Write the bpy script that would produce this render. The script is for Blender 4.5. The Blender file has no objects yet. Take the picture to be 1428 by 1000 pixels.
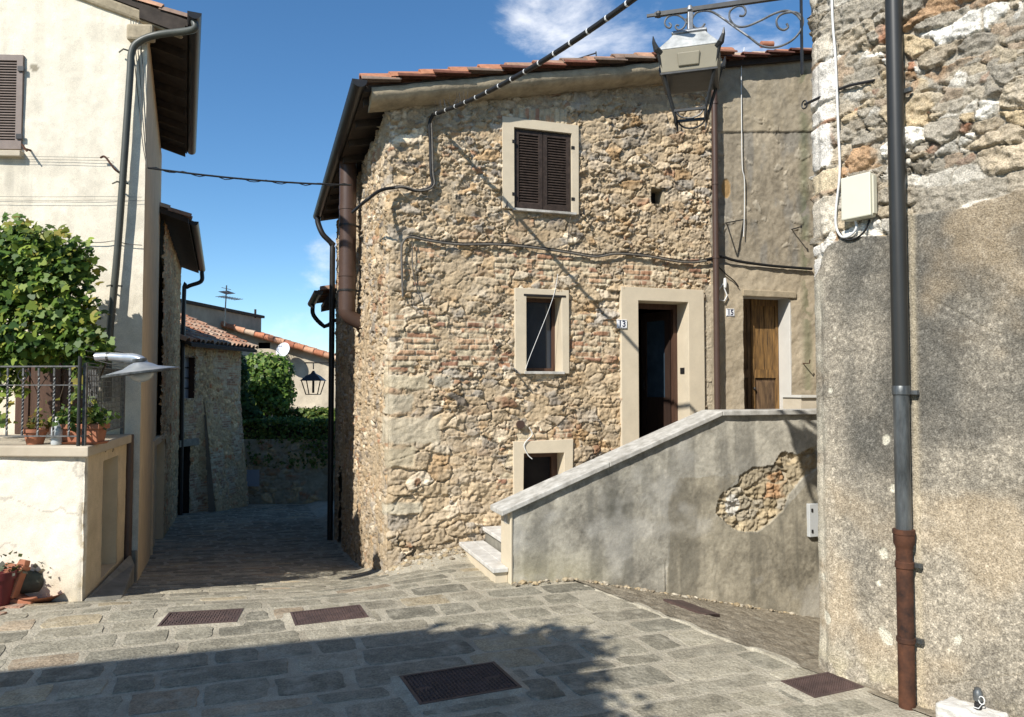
import bpy, math, random
import numpy as np
from mathutils import Vector, Matrix

random.seed(7)
RNG = np.random.RandomState(7)
scene = bpy.context.scene
COL = scene.collection
R = math.radians

# ------------------------------------------------------------------ camera
F_PX, CX, CY = 1050.0, 714.0, 500.0
EYE = np.array((0.0, 0.0, 2.0))
PITCH = R(2.18)

def ray(x, y):
    a, b = (x - CX) / F_PX, (CY - y) / F_PX
    return np.array((a, math.cos(PITCH) - math.sin(PITCH) * b, math.sin(PITCH) + math.cos(PITCH) * b))

def at(x, y, Y):
    d = ray(x, y)
    return EYE + d * (Y / d[1])

cam = bpy.data.cameras.new('camera')
cam.sensor_width = 36.0
cam.lens = 36.0 * F_PX / 1428.0
cam.clip_end = 2000
cam_o = bpy.data.objects.new('camera', cam)
cam_o.location = EYE
cam_o.rotation_euler = (R(90) + PITCH, 0, 0)
COL.objects.link(cam_o)
scene.camera = cam_o

# ------------------------------------------------------------------ noise
_tabs = {}
def _tab(seed):
    if seed not in _tabs:
        _tabs[seed] = np.random.RandomState(seed).rand(256, 256).astype(np.float32)
    return _tabs[seed]

def vnoise(x, y, seed=0):
    t = _tab(seed)
    xi, yi = np.floor(x).astype(np.int64), np.floor(y).astype(np.int64)
    fx, fy = x - xi, y - yi
    fx = fx * fx * (3 - 2 * fx); fy = fy * fy * (3 - 2 * fy)
    a = t[xi & 255, yi & 255]; b = t[(xi + 1) & 255, yi & 255]
    c = t[xi & 255, (yi + 1) & 255]; d = t[(xi + 1) & 255, (yi + 1) & 255]
    return (a * (1 - fx) + b * fx) * (1 - fy) + (c * (1 - fx) + d * fx) * fy

def fbm(x, y, scale, octv=4, seed=0, gain=.5):
    s, amp, tot = 0, 1.0, 0
    f = scale
    for k in range(octv):
        s = s + amp * vnoise(x * f + 17.3 * k, y * f - 9.1 * k, seed + k)
        tot += amp; amp *= gain; f *= 2.03
    return s / tot

def sst(a, b, x):
    t = np.clip((x - a) / (b - a), 0, 1)
    return t * t * (3 - 2 * t)

# ------------------------------------------------------------------ ground height
GY = [-50, 7.0, 8, 9, 11, 12, 15, 19.6, 24, 30, 200]
GZ = [0, 0, -.13, -.31, -.6, -.74, -1.0, -1.33, -1.7, -1.9, -1.9]
def ground(X, Y):
    X = np.asarray(X, float); Y = np.asarray(Y, float)
    z = np.interp(Y, GY, GZ)
    w = 1 - sst(-2.2, -.6, X)
    z = z * w
    s = (X - .77) * .863 + (Y - 7.64) * .506
    z = z - .23 * np.clip(s, 0, 4.0) * sst(.3, .7, X) * sst(5.15, 5.7, Y)
    return z

def on_ground(x, y, dz=0.0):
    d = ray(x, y); t = 1.0
    lo, hi = 1.0, 60.0
    for k in range(60):
        m = (lo + hi) / 2
        P = EYE + d * m
        if P[2] > ground(P[0], P[1]) + dz: lo = m
        else: hi = m
    return EYE + d * lo

class Frame:
    """A vertical wall plane: origin, horizontal direction u, outward normal n (towards the viewer)."""
    def __init__(s, o, u, n=None):
        s.o = np.array((o[0], o[1], 0.0)); u = np.array((u[0], u[1], 0.0)); s.u = u / np.linalg.norm(u)
        s.n = np.array((s.u[1], -s.u[0], 0.0)) if n is None else np.array((n[0], n[1], 0.0)) / np.linalg.norm(n)
    def pt(s, p, z, q=0.0):
        r = s.o + s.u * p + s.n * q
        return np.array((r[0], r[1], z))
    def px(s, x, y, q=0.0):
        d = ray(x, y); o = s.o + s.n * q
        t = np.dot(o - EYE * np.array((1, 1, 0)), s.n) / np.dot(d, s.n)
        P = EYE + d * t
        return float(np.dot(P - o, s.u)), float(P[2])
    def pxp(s, x, y, q=0.0):
        p, z = s.px(x, y, q)
        return s.pt(p, z, q)

# ------------------------------------------------------------------ objects
def tag(o, label=None, cat=None, group=None, kind=None):
    if label: o['label'] = label
    if cat: o['category'] = cat
    if group: o['group'] = group
    if kind: o['kind'] = kind
    return o

def thing(name, loc, label, cat, group=None):
    o = bpy.data.objects.new(name, None)
    o.location = tuple(float(v) for v in loc); o.empty_display_size = .2
    COL.objects.link(o)
    return tag(o, label, cat, group)

def wloc(o):
    v = np.zeros(3)
    while o is not None:
        v = v + np.array(o.location); o = o.parent
    return v

def link_mesh(name, me, mat, parent=None, smooth=None):
    o = bpy.data.objects.new(name, me)
    if mat is not None: me.materials.append(mat)
    COL.objects.link(o)
    if parent is not None: o.parent = parent
    if smooth is not None:
        me.shade_smooth()
        if smooth < 180: me.set_sharp_from_angle(angle=R(smooth))
    return o

def np_mesh(name, V, faces, mat, parent=None, col=None, smooth=None):
    """V (n,3) world coordinates, faces (m,k) array of one face size."""
    V = np.asarray(V, np.float64)
    if parent is not None: V = V - wloc(parent)
    me = bpy.data.meshes.new(name)
    faces = np.asarray(faces, np.int32); m, k = faces.shape
    me.vertices.add(len(V)); me.vertices.foreach_set('co', V.astype(np.float32).ravel())
    me.loops.add(m * k); me.loops.foreach_set('vertex_index', faces.ravel())
    me.polygons.add(m)
    me.polygons.foreach_set('loop_start', np.arange(0, m * k, k, dtype=np.int32))
    me.polygons.foreach_set('loop_total', np.full(m, k, np.int32))
    if col is not None:
        a = me.color_attributes.new('Col', 'FLOAT_COLOR', 'POINT')
        c = np.ones((len(V), 4), np.float32); c[:, :3] = col
        a.data.foreach_set('color', c.ravel())
    me.update(calc_edges=True); me.validate()
    return link_mesh(name, me, mat, parent, smooth)

class MB:
    def __init__(s): s.v = []; s.f = []; s.c = []; s.cur = (1, 1, 1); s.marks = []
    def mark(s): s.marks.append((len(s.v), len(s.f))); return s
    def build_each(s, name, mat, parent=None, **kw):
        """every marked piece becomes a mesh of its own"""
        ms = s.marks + [(len(s.v), len(s.f))]; out = []
        for (v0, f0), (v1, f1) in zip(ms[:-1], ms[1:]):
            b = MB(); b.v = s.v[v0:v1]; b.c = s.c[v0:v1]; b.f = [tuple(i - v0 for i in f) for f in s.f[f0:f1]]
            out.append(b.build(name, mat, parent, **kw))
        return out
    def add(s, V, Fs):
        b = len(s.v)
        for q in V: s.v.append(tuple(float(t) for t in q)); s.c.append(s.cur)
        for f in Fs: s.f.append(tuple(b + i for i in f))
        return s
    def hexa(s, P):          # 8 points: bottom ring 0-3, top ring 4-7
        return s.add(P, [(3, 2, 1, 0), (4, 5, 6, 7), (0, 1, 5, 4), (1, 2, 6, 5), (2, 3, 7, 6), (3, 0, 4, 7)])
    def fbox(s, fr, p0, p1, z0, z1, q0, q1):     # box in a wall frame
        return s.hexa([fr.pt(p0, z0, q1), fr.pt(p1, z0, q1), fr.pt(p1, z0, q0), fr.pt(p0, z0, q0),
                       fr.pt(p0, z1, q1), fr.pt(p1, z1, q1), fr.pt(p1, z1, q0), fr.pt(p0, z1, q0)])
    def fquad(s, fr, c):     # c: four (p,z,q)
        return s.add([fr.pt(*k) for k in c], [(0, 1, 2, 3)])
    def box(s, c, sx, sy, sz, ang=0):
        ca, sa = math.cos(ang), math.sin(ang); P = []
        for z in (-sz / 2, sz / 2):
            for x, y in ((-sx / 2, -sy / 2), (sx / 2, -sy / 2), (sx / 2, sy / 2), (-sx / 2, sy / 2)):
                P.append((c[0] + x * ca - y * sa, c[1] + x * sa + y * ca, c[2] + z))
        return s.hexa(P)
    def prism(s, pts, z0, z1):                   # pts: ccw 2D outline; z0,z1 numbers or lists
        n = len(pts)
        zb = z0 if hasattr(z0, '__len__') else [z0] * n
        zt = z1 if hasattr(z1, '__len__') else [z1] * n
        V = [(x, y, z) for (x, y), z in zip(pts, zb)] + [(x, y, z) for (x, y), z in zip(pts, zt)]
        Fs = [tuple(range(n - 1, -1, -1)), tuple(range(n, 2 * n))] + [(i, (i + 1) % n, n + (i + 1) % n, n + i) for i in range(n)]
        return s.add(V, Fs)
    def fprism(s, fr, pz, q0, q1):               # outline in (p,z) extruded between q0 (back) and q1 (front)
        n = len(pz)
        V = [fr.pt(p, z, q1) for p, z in pz] + [fr.pt(p, z, q0) for p, z in pz]
        Fs = [tuple(range(n)), tuple(range(2 * n - 1, n - 1, -1))] + [(i, n + i, n + (i + 1) % n, (i + 1) % n) for i in range(n)]
        return s.add(V, Fs)
    def tube(s, pts, r, n=8, cap=True):
        pts = [Vector([float(t) for t in q]) for q in pts]
        rs = r if hasattr(r, '__len__') else [r] * len(pts)
        V = []; up = None
        for i, q in enumerate(pts):
            if i == 0: t = pts[1] - q
            elif i == len(pts) - 1: t = q - pts[i - 1]
            else: t = (pts[i + 1] - q).normalized() + (q - pts[i - 1]).normalized()
            if t.length < 1e-9: t = Vector((0, 0, 1))
            t.normalize()
            if up is None:
                up = Vector((0, 0, 1)) if abs(t.z) < .9 else Vector((1, 0, 0))
            a = t.cross(up)
            if a.length < 1e-6: a = t.cross(Vector((0, 1, 0)))
            a.normalize(); b = a.cross(t).normalized(); up = b
            for k in range(n):
                w = 2 * math.pi * k / n
                V.append(q + (a * math.cos(w) + b * math.sin(w)) * rs[i])
        Fs = []
        for i in range(len(pts) - 1):
            for k in range(n):
                Fs.append((i * n + k, i * n + (k + 1) % n, (i + 1) * n + (k + 1) % n, (i + 1) * n + k))
        if cap:
            Fs.append(tuple(range(n - 1, -1, -1))); Fs.append(tuple(range((len(pts) - 1) * n, len(pts) * n)))
        return s.add(V, Fs)
    def bar(s, a, b, w, h=None):                 # rectangular bar from a to b
        h = w if h is None else h
        a, b = Vector([float(t) for t in a]), Vector([float(t) for t in b]); t = (b - a).normalized()
        up = Vector((0, 0, 1)) if abs(t.z) < .95 else Vector((1, 0, 0))
        x = t.cross(up).normalized() * w / 2; y = x.cross(t).normalized() * h / 2
        return s.hexa([a - x - y, a + x - y, a + x + y, a - x + y, b - x - y, b + x - y, b + x + y, b - x + y])
    def lathe(s, c, prof, n=20, ax=None):        # prof: (r,z) list round vertical axis through c
        V = []
        for r_, z_ in prof:
            for k in range(n):
                w = 2 * math.pi * k / n
                V.append((c[0] + r_ * math.cos(w), c[1] + r_ * math.sin(w), c[2] + z_))
        Fs = [(i * n + k, i * n + (k + 1) % n, (i + 1) * n + (k + 1) % n, (i + 1) * n + k) for i in range(len(prof) - 1) for k in range(n)]
        Fs.append(tuple(range(n - 1, -1, -1))); Fs.append(tuple(range((len(prof) - 1) * n, len(prof) * n)))
        return s.add(V, Fs)
    def build(s, name, mat, parent=None, smooth=None, bevel=0, col=False, segs=2):
        off = wloc(parent) if parent is not None else np.zeros(3)
        me = bpy.data.meshes.new(name)
        me.from_pydata([tuple(np.array(q) - off) for q in s.v], [], s.f)
        if col:
            a = me.color_attributes.new('Col', 'FLOAT_COLOR', 'POINT')
            c = np.ones((len(s.v), 4), np.float32); c[:, :3] = np.array(s.c)
            a.data.foreach_set('color', c.ravel())
        me.update()
        o = link_mesh(name, me, mat, parent, smooth)
        if bevel:
            m = o.modifiers.new('bevel', 'BEVEL'); m.width = bevel; m.segments = segs; m.limit_method = 'ANGLE'; m.angle_limit = R(40)
        return o

def arc(a, b, sag, n=14):
    a, b = np.array(a, float), np.array(b, float)
    return [a + (b - a) * t - np.array((0, 0, 4 * sag * t * (1 - t))) for t in np.linspace(0, 1, n)]

def smooth_path(pts, n=8):
    """Catmull-Rom through points"""
    P = [np.array(q, float) for q in pts]; P = [2 * P[0] - P[1]] + P + [2 * P[-1] - P[-2]]; out = []
    for i in range(1, len(P) - 2):
        for t in np.linspace(0, 1, n, endpoint=False):
            a, b, c, d = P[i - 1], P[i], P[i + 1], P[i + 2]
            out.append(.5 * ((2 * b) + (-a + c) * t + (2 * a - 5 * b + 4 * c - d) * t * t + (-a + 3 * b - 3 * c + d) * t ** 3))
    out.append(P[-2]); return out

# ------------------------------------------------------------------ materials
def mat(name, col=(.5, .5, .5), rough=.85, metal=0.0, var=.15, scale=6.0, bump=0.0, bscale=60.0, attr=False,
        col2=None, spec=.3, detail=6.0, streak=None, dist=.01, trans=0.0, fine=0.0, fscale=120.0, smear=None):
    m = bpy.data.materials.new(name); m.use_nodes = True
    nt = m.node_tree; N = nt.nodes; L = nt.links
    b = N['Principled BSDF']; out = N['Material Output']
    b.inputs['Roughness'].default_value = rough; b.inputs['Metallic'].default_value = metal
    b.inputs['Specular IOR Level'].default_value = spec
    tc = N.new('ShaderNodeTexCoord')
    src = tc.outputs['Object']
    if streak:
        mp = N.new('ShaderNodeMapping'); mp.inputs['Scale'].default_value = streak; L.new(src, mp.inputs['Vector']); vsrc = mp.outputs['Vector']
    else: vsrc = src
    nz = N.new('ShaderNodeTexNoise'); nz.inputs['Scale'].default_value = scale; nz.inputs['Detail'].default_value = detail
    nz.inputs['Roughness'].default_value = .65
    L.new(vsrc, nz.inputs['Vector'])
    rp = N.new('ShaderNodeMapRange'); rp.inputs['From Min'].default_value = .3; rp.inputs['From Max'].default_value = .7
    L.new(nz.outputs['Fac'], rp.inputs['Value'])
    mx = N.new('ShaderNodeMix'); mx.data_type = 'RGBA'
    L.new(rp.outputs['Result'], mx.inputs['Factor'])
    if attr:
        mx.inputs['A'].default_value = (1 - var,) * 3 + (1,); mx.inputs['B'].default_value = (1 + var,) * 3 + (1,)
        at_ = N.new('ShaderNodeAttribute'); at_.attribute_name = 'Col'
        mu = N.new('ShaderNodeMix'); mu.data_type = 'RGBA'; mu.blend_type = 'MULTIPLY'; mu.inputs['Factor'].default_value = 1
        L.new(at_.outputs['Color'], mu.inputs['A']); L.new(mx.outputs['Result'], mu.inputs['B']); cs = mu.outputs['Result']
    else:
        c2 = col2 if col2 else tuple(min(1, c * (1 + var)) for c in col)
        c1 = col if col2 else tuple(c * (1 - var) for c in col)
        mx.inputs['A'].default_value = (*c1, 1); mx.inputs['B'].default_value = (*c2, 1); cs = mx.outputs['Result']
    if fine:
        n3 = N.new('ShaderNodeTexNoise'); n3.inputs['Scale'].default_value = fscale; n3.inputs['Detail'].default_value = 3; L.new(src, n3.inputs['Vector'])
        r3 = N.new('ShaderNodeMapRange'); r3.inputs['From Min'].default_value = .3; r3.inputs['From Max'].default_value = .7
        r3.inputs['To Min'].default_value = 1 - fine; r3.inputs['To Max'].default_value = 1 + fine; L.new(n3.outputs['Fac'], r3.inputs['Value'])
        m3 = N.new('ShaderNodeMix'); m3.data_type = 'RGBA'; m3.blend_type = 'MULTIPLY'; m3.inputs['Factor'].default_value = 1
        L.new(cs, m3.inputs['A']); L.new(r3.outputs['Result'], m3.inputs['B']); cs = m3.outputs['Result']
    if smear:                                 # worn patches of another colour: (colour, scale, low, high)
        n4 = N.new('ShaderNodeTexNoise'); n4.inputs['Scale'].default_value = smear[1]; n4.inputs['Detail'].default_value = 8; n4.inputs['Roughness'].default_value = .7; L.new(src, n4.inputs['Vector'])
        r4 = N.new('ShaderNodeMapRange'); r4.inputs['From Min'].default_value = smear[2]; r4.inputs['From Max'].default_value = smear[3]; L.new(n4.outputs['Fac'], r4.inputs['Value'])
        m4 = N.new('ShaderNodeMix'); m4.data_type = 'RGBA'; L.new(r4.outputs['Result'], m4.inputs['Factor']); L.new(cs, m4.inputs['A']); m4.inputs['B'].default_value = (*smear[0], 1); cs = m4.outputs['Result']
    L.new(cs, b.inputs['Base Color'])
    if bump:
        n2 = N.new('ShaderNodeTexNoise'); n2.inputs['Scale'].default_value = bscale; n2.inputs['Detail'].default_value = 5; L.new(vsrc, n2.inputs['Vector'])
        bp = N.new('ShaderNodeBump'); bp.inputs['Strength'].default_value = bump; bp.inputs['Distance'].default_value = dist
        L.new(n2.outputs['Fac'], bp.inputs['Height']); L.new(bp.outputs['Normal'], b.inputs['Normal'])
    if trans:
        tr = N.new('ShaderNodeBsdfTranslucent'); L.new(cs, tr.inputs['Color'])
        ms = N.new('ShaderNodeMixShader'); ms.inputs['Fac'].default_value = trans
        L.new(b.outputs['BSDF'], ms.inputs[1]); L.new(tr.outputs['BSDF'], ms.inputs[2]); L.new(ms.outputs['Shader'], out.inputs['Surface'])
    return m

M = {}
M['masonry'] = mat('masonry', attr=True, var=.16, scale=9, bump=.5, bscale=70, rough=.92, dist=.012, spec=.15, fine=.14, fscale=90)
M['plaster_attr'] = mat('aged_plaster', attr=True, var=.10, scale=7, bump=.5, bscale=120, rough=.92, dist=.007, spec=.12, fine=.16, fscale=130)
M['grit_plaster'] = mat('gritty_plaster', attr=True, var=.10, scale=9, bump=.8, bscale=110, rough=.95, dist=.008, spec=.1, fine=.42, fscale=105)
M['cream'] = mat('cream_render', (.68, .62, .50), var=.05, scale=2.5, bump=.25, bscale=40, rough=.9, dist=.006, spec=.15, fine=.02)
M['cream_side'] = mat('ochre_shaded_render', (.58, .47, .31), var=.12, scale=3, bump=.25, bscale=60, rough=.9, dist=.006, spec=.15)  # side wall's weaker light put into a deeper cream; also used for trim
M['surround'] = mat('stucco_surround', (.58, .50, .37), var=.07, scale=5, bump=.25, bscale=90, rough=.9, dist=.004, spec=.15, fine=.04)
M['whitewash'] = mat('whitewash', (.56, .54, .49), var=.05, scale=6, rough=.85)
M['cornice'] = mat('cornice_plaster', (.345, .285, .195), var=.32, scale=7, bump=.5, bscale=30, rough=.9, dist=.01)
M['shutter'] = mat('brown_shutter_paint', (.040, .028, .022), var=.5, scale=18, rough=.6, streak=(1, 1, 1), bump=.2, bscale=60)
M['shutter_grey'] = mat('grey_brown_shutter_paint', (.21, .165, .14), var=.12, scale=10, rough=.6)
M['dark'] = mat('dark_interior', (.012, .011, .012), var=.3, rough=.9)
M['glass'] = mat('window_glass', (.02, .03, .045), var=.1, rough=.08, spec=.6)
M['duskglass'] = mat('dusky_door_glass', (.035, .055, .075), var=.2, rough=.25, spec=.5)
M['greyglass'] = mat('pale_window_panel', (.30, .31, .32), var=.1, rough=.4)
M['marble'] = mat('weathered_marble', (.27, .255, .22), col2=(.58, .56, .51), scale=9, bump=.3, bscale=50, rough=.75, dist=.005)
M['doorwood'] = mat('ochre_door_wood', (.05, .03, .017), col2=(.32, .18, .06), scale=4.5, streak=(9, 9, .9), rough=.6, bump=.4, bscale=20, dist=.004)
M['doordark'] = mat('weathered_and_shaded_door_wood', (.045, .028, .018), col2=(.20, .125, .065), scale=5, streak=(4, 4, .8), rough=.75, bump=.4, bscale=20, dist=.004)
M['leafwood'] = mat('dark_door_wood', (.03, .017, .012), var=.25, scale=4, streak=(8, 8, 1), rough=.6)
M['brownwood'] = mat('brown_wood', (.075, .04, .026), var=.25, scale=4, streak=(8, 8, 1), rough=.6)
M['soffit'] = mat('dark_eave_wood', (.045, .035, .028), var=.35, scale=8, rough=.9)
M['tilemat'] = mat('terracotta_tile', attr=True, var=.25, scale=14, rough=.9, bump=.3, bscale=60, dist=.006)
M['black_metal'] = mat('black_metal', (.018, .017, .017), var=.3, scale=12, rough=.45, spec=.4)
M['brown_metal'] = mat('brown_painted_metal', (.072, .044, .034), var=.12, scale=8, rough=.42, spec=.4)
M['olive_metal'] = mat('grey_green_metal', (.065, .068, .056), var=.15, scale=8, rough=.45, spec=.4)
M['grey_pipe'] = mat('dark_grey_pipe_paint', (.024, .024, .022), var=.12, scale=5, rough=.42, spec=.45)
M['zinc'] = mat('zinc', (.035, .038, .038), col2=(.20, .21, .21), scale=4, rough=.42, metal=.6, streak=(3, 3, .7), bump=.15, bscale=20)
M['galv'] = mat('galvanised_steel', (.36, .40, .44), col2=(.60, .62, .64), scale=7, rough=.35, metal=.7)
M['cast_rust'] = mat('rusty_cast_iron', (.022, .012, .009), col2=(.115, .046, .023), scale=9, rough=.8, bump=.4, bscale=50, dist=.004)
M['cover_rust'] = mat('rusty_cover_iron', (.05, .034, .03), col2=(.11, .07, .06), scale=9, rough=.65, bump=.3, bscale=80, dist=.003, spec=.4)
M['lamp_iron'] = mat('lamp_iron', (.035, .036, .036), var=.3, scale=20, rough=.4, metal=.3)
M['bracket_iron'] = mat('worn_iron', (.11, .115, .12), col2=(.33, .34, .35), scale=16, rough=.45, metal=.5)
M['lamp_white'] = mat('lamp_lid', (.22, .23, .22), col2=(.55, .55, .53), scale=9, rough=.35)
M['lamp_panel'] = mat('lamp_panel', (.24, .215, .155), var=.08, scale=6, rough=.5)
M['plastic_cream'] = mat('cream_plastic', (.62, .60, .48), var=.03, scale=5, rough=.45)
M['plastic_grey'] = mat('grey_plastic', (.46, .47, .46), var=.05, scale=5, rough=.5)
M['white_cable'] = mat('white_cable', (.66, .66, .64), var=.06, rough=.5)
M['cable'] = mat('black_cable', (.016, .016, .016), var=.2, rough=.55)
M['grey_cable'] = mat('dusty_cable', (.12, .11, .095), var=.35, scale=25, rough=.8)
M['terracotta'] = mat('terracotta', (.36, .15, .085), var=.15, scale=9, rough=.85, bump=.15, bscale=60, dist=.004)
M['darkred'] = mat('dark_red_glaze', (.12, .02, .022), var=.15, rough=.5)
M['step_marble'] = mat('step_marble', (.42, .40, .36), col2=(.68, .66, .61), scale=8, bump=.2, bscale=50, rough=.7, dist=.004)
M['rail_iron'] = mat('grey_railing_iron', (.06, .06, .06), col2=(.22, .22, .21), scale=22, rough=.5, metal=.3)
M['mossy'] = mat('mossy_grey', (.075, .08, .06), var=.3, scale=12, rough=.9)
M['mortar'] = mat('paving_mortar', (.29, .262, .20), col2=(.46, .415, .32), scale=7, rough=.95, bump=.9, bscale=45, dist=.016, fine=.22, fscale=90, smear=((.26, .225, .165), 2.2, .50, .72))
M['slab'] = mat('sandstone_slab', attr=True, var=.30, scale=5, rough=.85, bump=.9, bscale=34, dist=.016, spec=.2, fine=.32, fscale=75, smear=((.42, .385, .30), 5.2, .50, .74))
M['ramp'] = mat('rough_ramp_paving', (.13, .105, .07), col2=(.34, .295, .22), scale=9, rough=.95, bump=.9, bscale=45, dist=.02, fine=.2, fscale=70)
M['leaf'] = mat('leaf', attr=True, var=.15, scale=5, rough=.5, spec=.35, trans=.40)
M['bark'] = mat('bark', (.09, .065, .045), var=.3, scale=12, rough=.95, bump=.6, bscale=30)
M['soil'] = mat('soil', (.06, .045, .03), var=.3, scale=20, rough=1)
M['greyplaster'] = mat('grey_render', (.20, .175, .145), col2=(.33, .29, .235), scale=1.3, rough=.95, bump=.2, bscale=20)
M['beigeplaster'] = mat('beige_render', (.40, .34, .25), col2=(.56, .49, .38), scale=1.5, rough=.95, bump=.2, bscale=30)
M['dishwhite'] = mat('dish_paint', (.68, .69, .70), var=.05, rough=.4)
M['enamel'] = mat('number_plate_enamel', (.82, .83, .84), var=.03, rough=.3)
M['ink'] = mat('blue_black_enamel', (.02, .025, .06), var=.1, rough=.4)
M['clear'] = mat('bottle_plastic', (.45, .48, .49), var=.2, scale=14, rough=.2, spec=.6)
M['bluegrey'] = mat('pale_grey_panel', (.33, .35, .39), var=.06, scale=3, rough=.8)
M['threshold'] = mat('threshold_stone', (.15, .14, .115), col2=(.27, .255, .21), scale=5, rough=.9, bump=.4, bscale=40)

# ------------------------------------------------------------------ masonry fields
def _h(i, j, k, seed):
    n = (i * 374761393 + j * 668265263 + k * 2147483647 + seed * 1274126177) & 0xffffffff
    n = ((n ^ (n >> 13)) * 1274126177) & 0xffffffff
    n = ((n ^ (n >> 16)) * 2246822519) & 0xffffffff
    return ((n ^ (n >> 15)) & 0xffffff).astype(np.float64) / 0xffffff

def cells(S, Z, cw, ch, seed, jit=.40, warp=.34, wt=.55, pn=2.6):
    """Coursed rubble: returns edge (F2-F1), four random values per stone and local offsets."""
    x = S / cw + warp * (fbm(S, Z, 1.6 / cw * .5, 3, seed + 50) - .5) * 2
    y = Z / ch + warp * 1.2 * (fbm(S, Z, 1.2 / cw * .5, 3, seed + 60) - .5) * 2
    I, J = np.floor(x).astype(np.int64), np.floor(y).astype(np.int64)
    F1 = np.full(S.shape, 9.0); F2 = F1.copy(); bi = np.zeros(S.shape, np.int64); bj = bi.copy(); ox = np.zeros(S.shape); oy = ox.copy()
    for dj in (-2, -1, 0, 1, 2):
        for di in (-2, -1, 0, 1, 2):
            ii, jj = I + di, J + dj
            cx = ii + .5 + .5 * (jj & 1) + jit * 2 * (_h(ii, jj, 1, seed) - .5) * 1.2
            cy = jj + .5 + jit * 2 * (_h(ii, jj, 2, seed) - .5)
            wgt = _h(ii, jj, 3, seed) ** 1.5 * wt
            dx, dy = x - cx, y - cy
            d = (np.abs(dx) ** pn + np.abs(dy) ** pn) ** (1 / pn) + wgt
            c = d < F1
            F2 = np.where(c, F1, np.minimum(F2, d)); F1 = np.where(c, d, F1)
            bi = np.where(c, ii, bi); bj = np.where(c, jj, bj); ox = np.where(c, dx, ox); oy = np.where(c, dy, oy)
    r = [_h(bi, bj, 10 + k, seed) for k in range(5)]
    return F2 - F1, r, ox, oy

def pick(pal, r):
    pal = np.array(pal); cum = np.cumsum(pal[:, 3]); cum /= cum[-1]
    idx = np.searchsorted(cum, np.clip(r, 0, .9999))
    return pal[idx, :3]

def rubble(S, Z, pal, mortar, cw=.26, ch=.15, seed=1, depth=.035, rough=.02, joint=(.05, .22), small=.45, flush=.0, smear=.65, pn=2.6):
    e, r, ox, oy = cells(S, Z, cw, ch, seed, pn=pn)
    e2, r2, ox2, oy2 = cells(S, Z, cw * .42, ch * .45, seed + 7)
    m = fbm(S, Z, 2.3, 3, seed + 31)
    use2 = (m > 1 - small) & (r[4] < .75)
    E = np.where(use2, e2 * .75, e); rr = [np.where(use2, b, a) for a, b in zip(r, r2)]
    OX, OY = np.where(use2, ox2 * .5, ox), np.where(use2, oy2 * .5, oy)
    edge_n = (fbm(S, Z, 18, 3, seed + 70) - .5)
    E = E + edge_n * .16
    prof = sst(joint[0], joint[1], E)
    tilt = (rr[1] - .5) * OX * .9 + (rr[2] - .5) * OY * 1.2
    n1 = fbm(S, Z, 11, 4, seed + 80) - .5; n2 = fbm(S, Z, 34, 3, seed + 90) - .5
    # chipped facets
    fac = np.abs(fbm(S, Z * 1.6, 9, 3, seed + 95) - .5) * 2
    rid = 1 - np.abs(fbm(S * .8, Z * 1.5, 13, 3, seed + 97) - .5) * 4
    H = prof * (depth * (.25 + .9 * rr[0]) + depth * tilt) + rough * (n1 * 1.5 + n2 * 1.0 - fac * .9 + rid * rid * .35 * np.sign(rid)) * (.6 + .4 * prof)
    sg = sst(.52, .66, fbm(S, Z, 3.1, 4, seed + 120)); H = H * (1 - .66 * sg) + sg * (.010 + rough * .5 * n2)
    pit = sst(.60, .74, fbm(S, Z * 1.4, 8, 3, seed + 140)) * (1 - prof)
    H = H + flush * (1 - prof) - .030 * pit
    C = pick(pal, rr[3]) * (.78 + .44 * rr[4])[..., None]
    big = (fbm(S, Z, .9, 3, seed + 150) - .5)[..., None]; C = C * (1 + big * np.array((.35, .45, .6)))
    C = C * (1 + (fbm(S, Z, 16, 5, seed + 100) - .5) * .8)[..., None]
    mc = np.array(mortar) * (1 + (fbm(S, Z, 5, 4, seed + 110) - .5) * .45)[..., None]
    w = sst(joint[0] - .03, joint[1] - .04, E)[..., None]
    # lime smears over part of the stones
    sm = np.maximum(sst(.46, .64, fbm(S, Z, 4.5, 4, seed + 125)), sg)[..., None] * smear
    w = w * (1 - sm)
    return H, C * w + mc * (1 - w), prof

def bricks(S, Z, seed=3, bl=.25, bh=.068, depth=.018, vertical=False):
    if vertical: S, Z = Z, S
    y = (Z + .02 * (fbm(S, Z, 2, 2, seed) - .5)) / bh; J = np.floor(y).astype(np.int64)
    x = (S + .03 * (fbm(S, Z, 3, 2, seed + 1) - .5)) / bl + .5 * (J & 1) + .3 * _h(J, J, 5, seed); I = np.floor(x).astype(np.int64)
    fx, fy = x - I, y - J
    ex = np.minimum(fx, 1 - fx) * bl; ey = np.minimum(fy, 1 - fy) * bh
    e = np.minimum(ex, ey) + (fbm(S, Z, 30, 2, seed + 2) - .5) * .008
    prof = sst(.003, .013, e)
    r = [_h(I, J, k, seed) for k in range(4)]
    pal = [(.36, .20, .12, 2.2), (.42, .27, .165, 3), (.48, .36, .23, 3), (.31, .17, .11, 1.2), (.50, .42, .29, 2.6)]
    C = pick(pal, r[0]) * (.8 + .4 * r[1])[..., None] * (1 + (fbm(S, Z, 14, 4, seed + 4) - .5) * .7)[..., None]
    lm = sst(.52, .66, fbm(S, Z, 6, 4, seed + 14))[..., None] * .8; C = C * (1 - lm) + np.array((.53, .44, .30)) * lm
    mc = np.array((.46, .39, .28))
    H = prof * depth * (.1 + 1.3 * r[2]) + .034 * (fbm(S, Z, 22, 4, seed + 5) - .5)
    w = prof[..., None]
    return H, C * w + mc * (1 - w), prof

def inrect(S, Z, r): return (S > r[0]) & (S < r[1]) & (Z > r[2]) & (Z < r[3])

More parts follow.
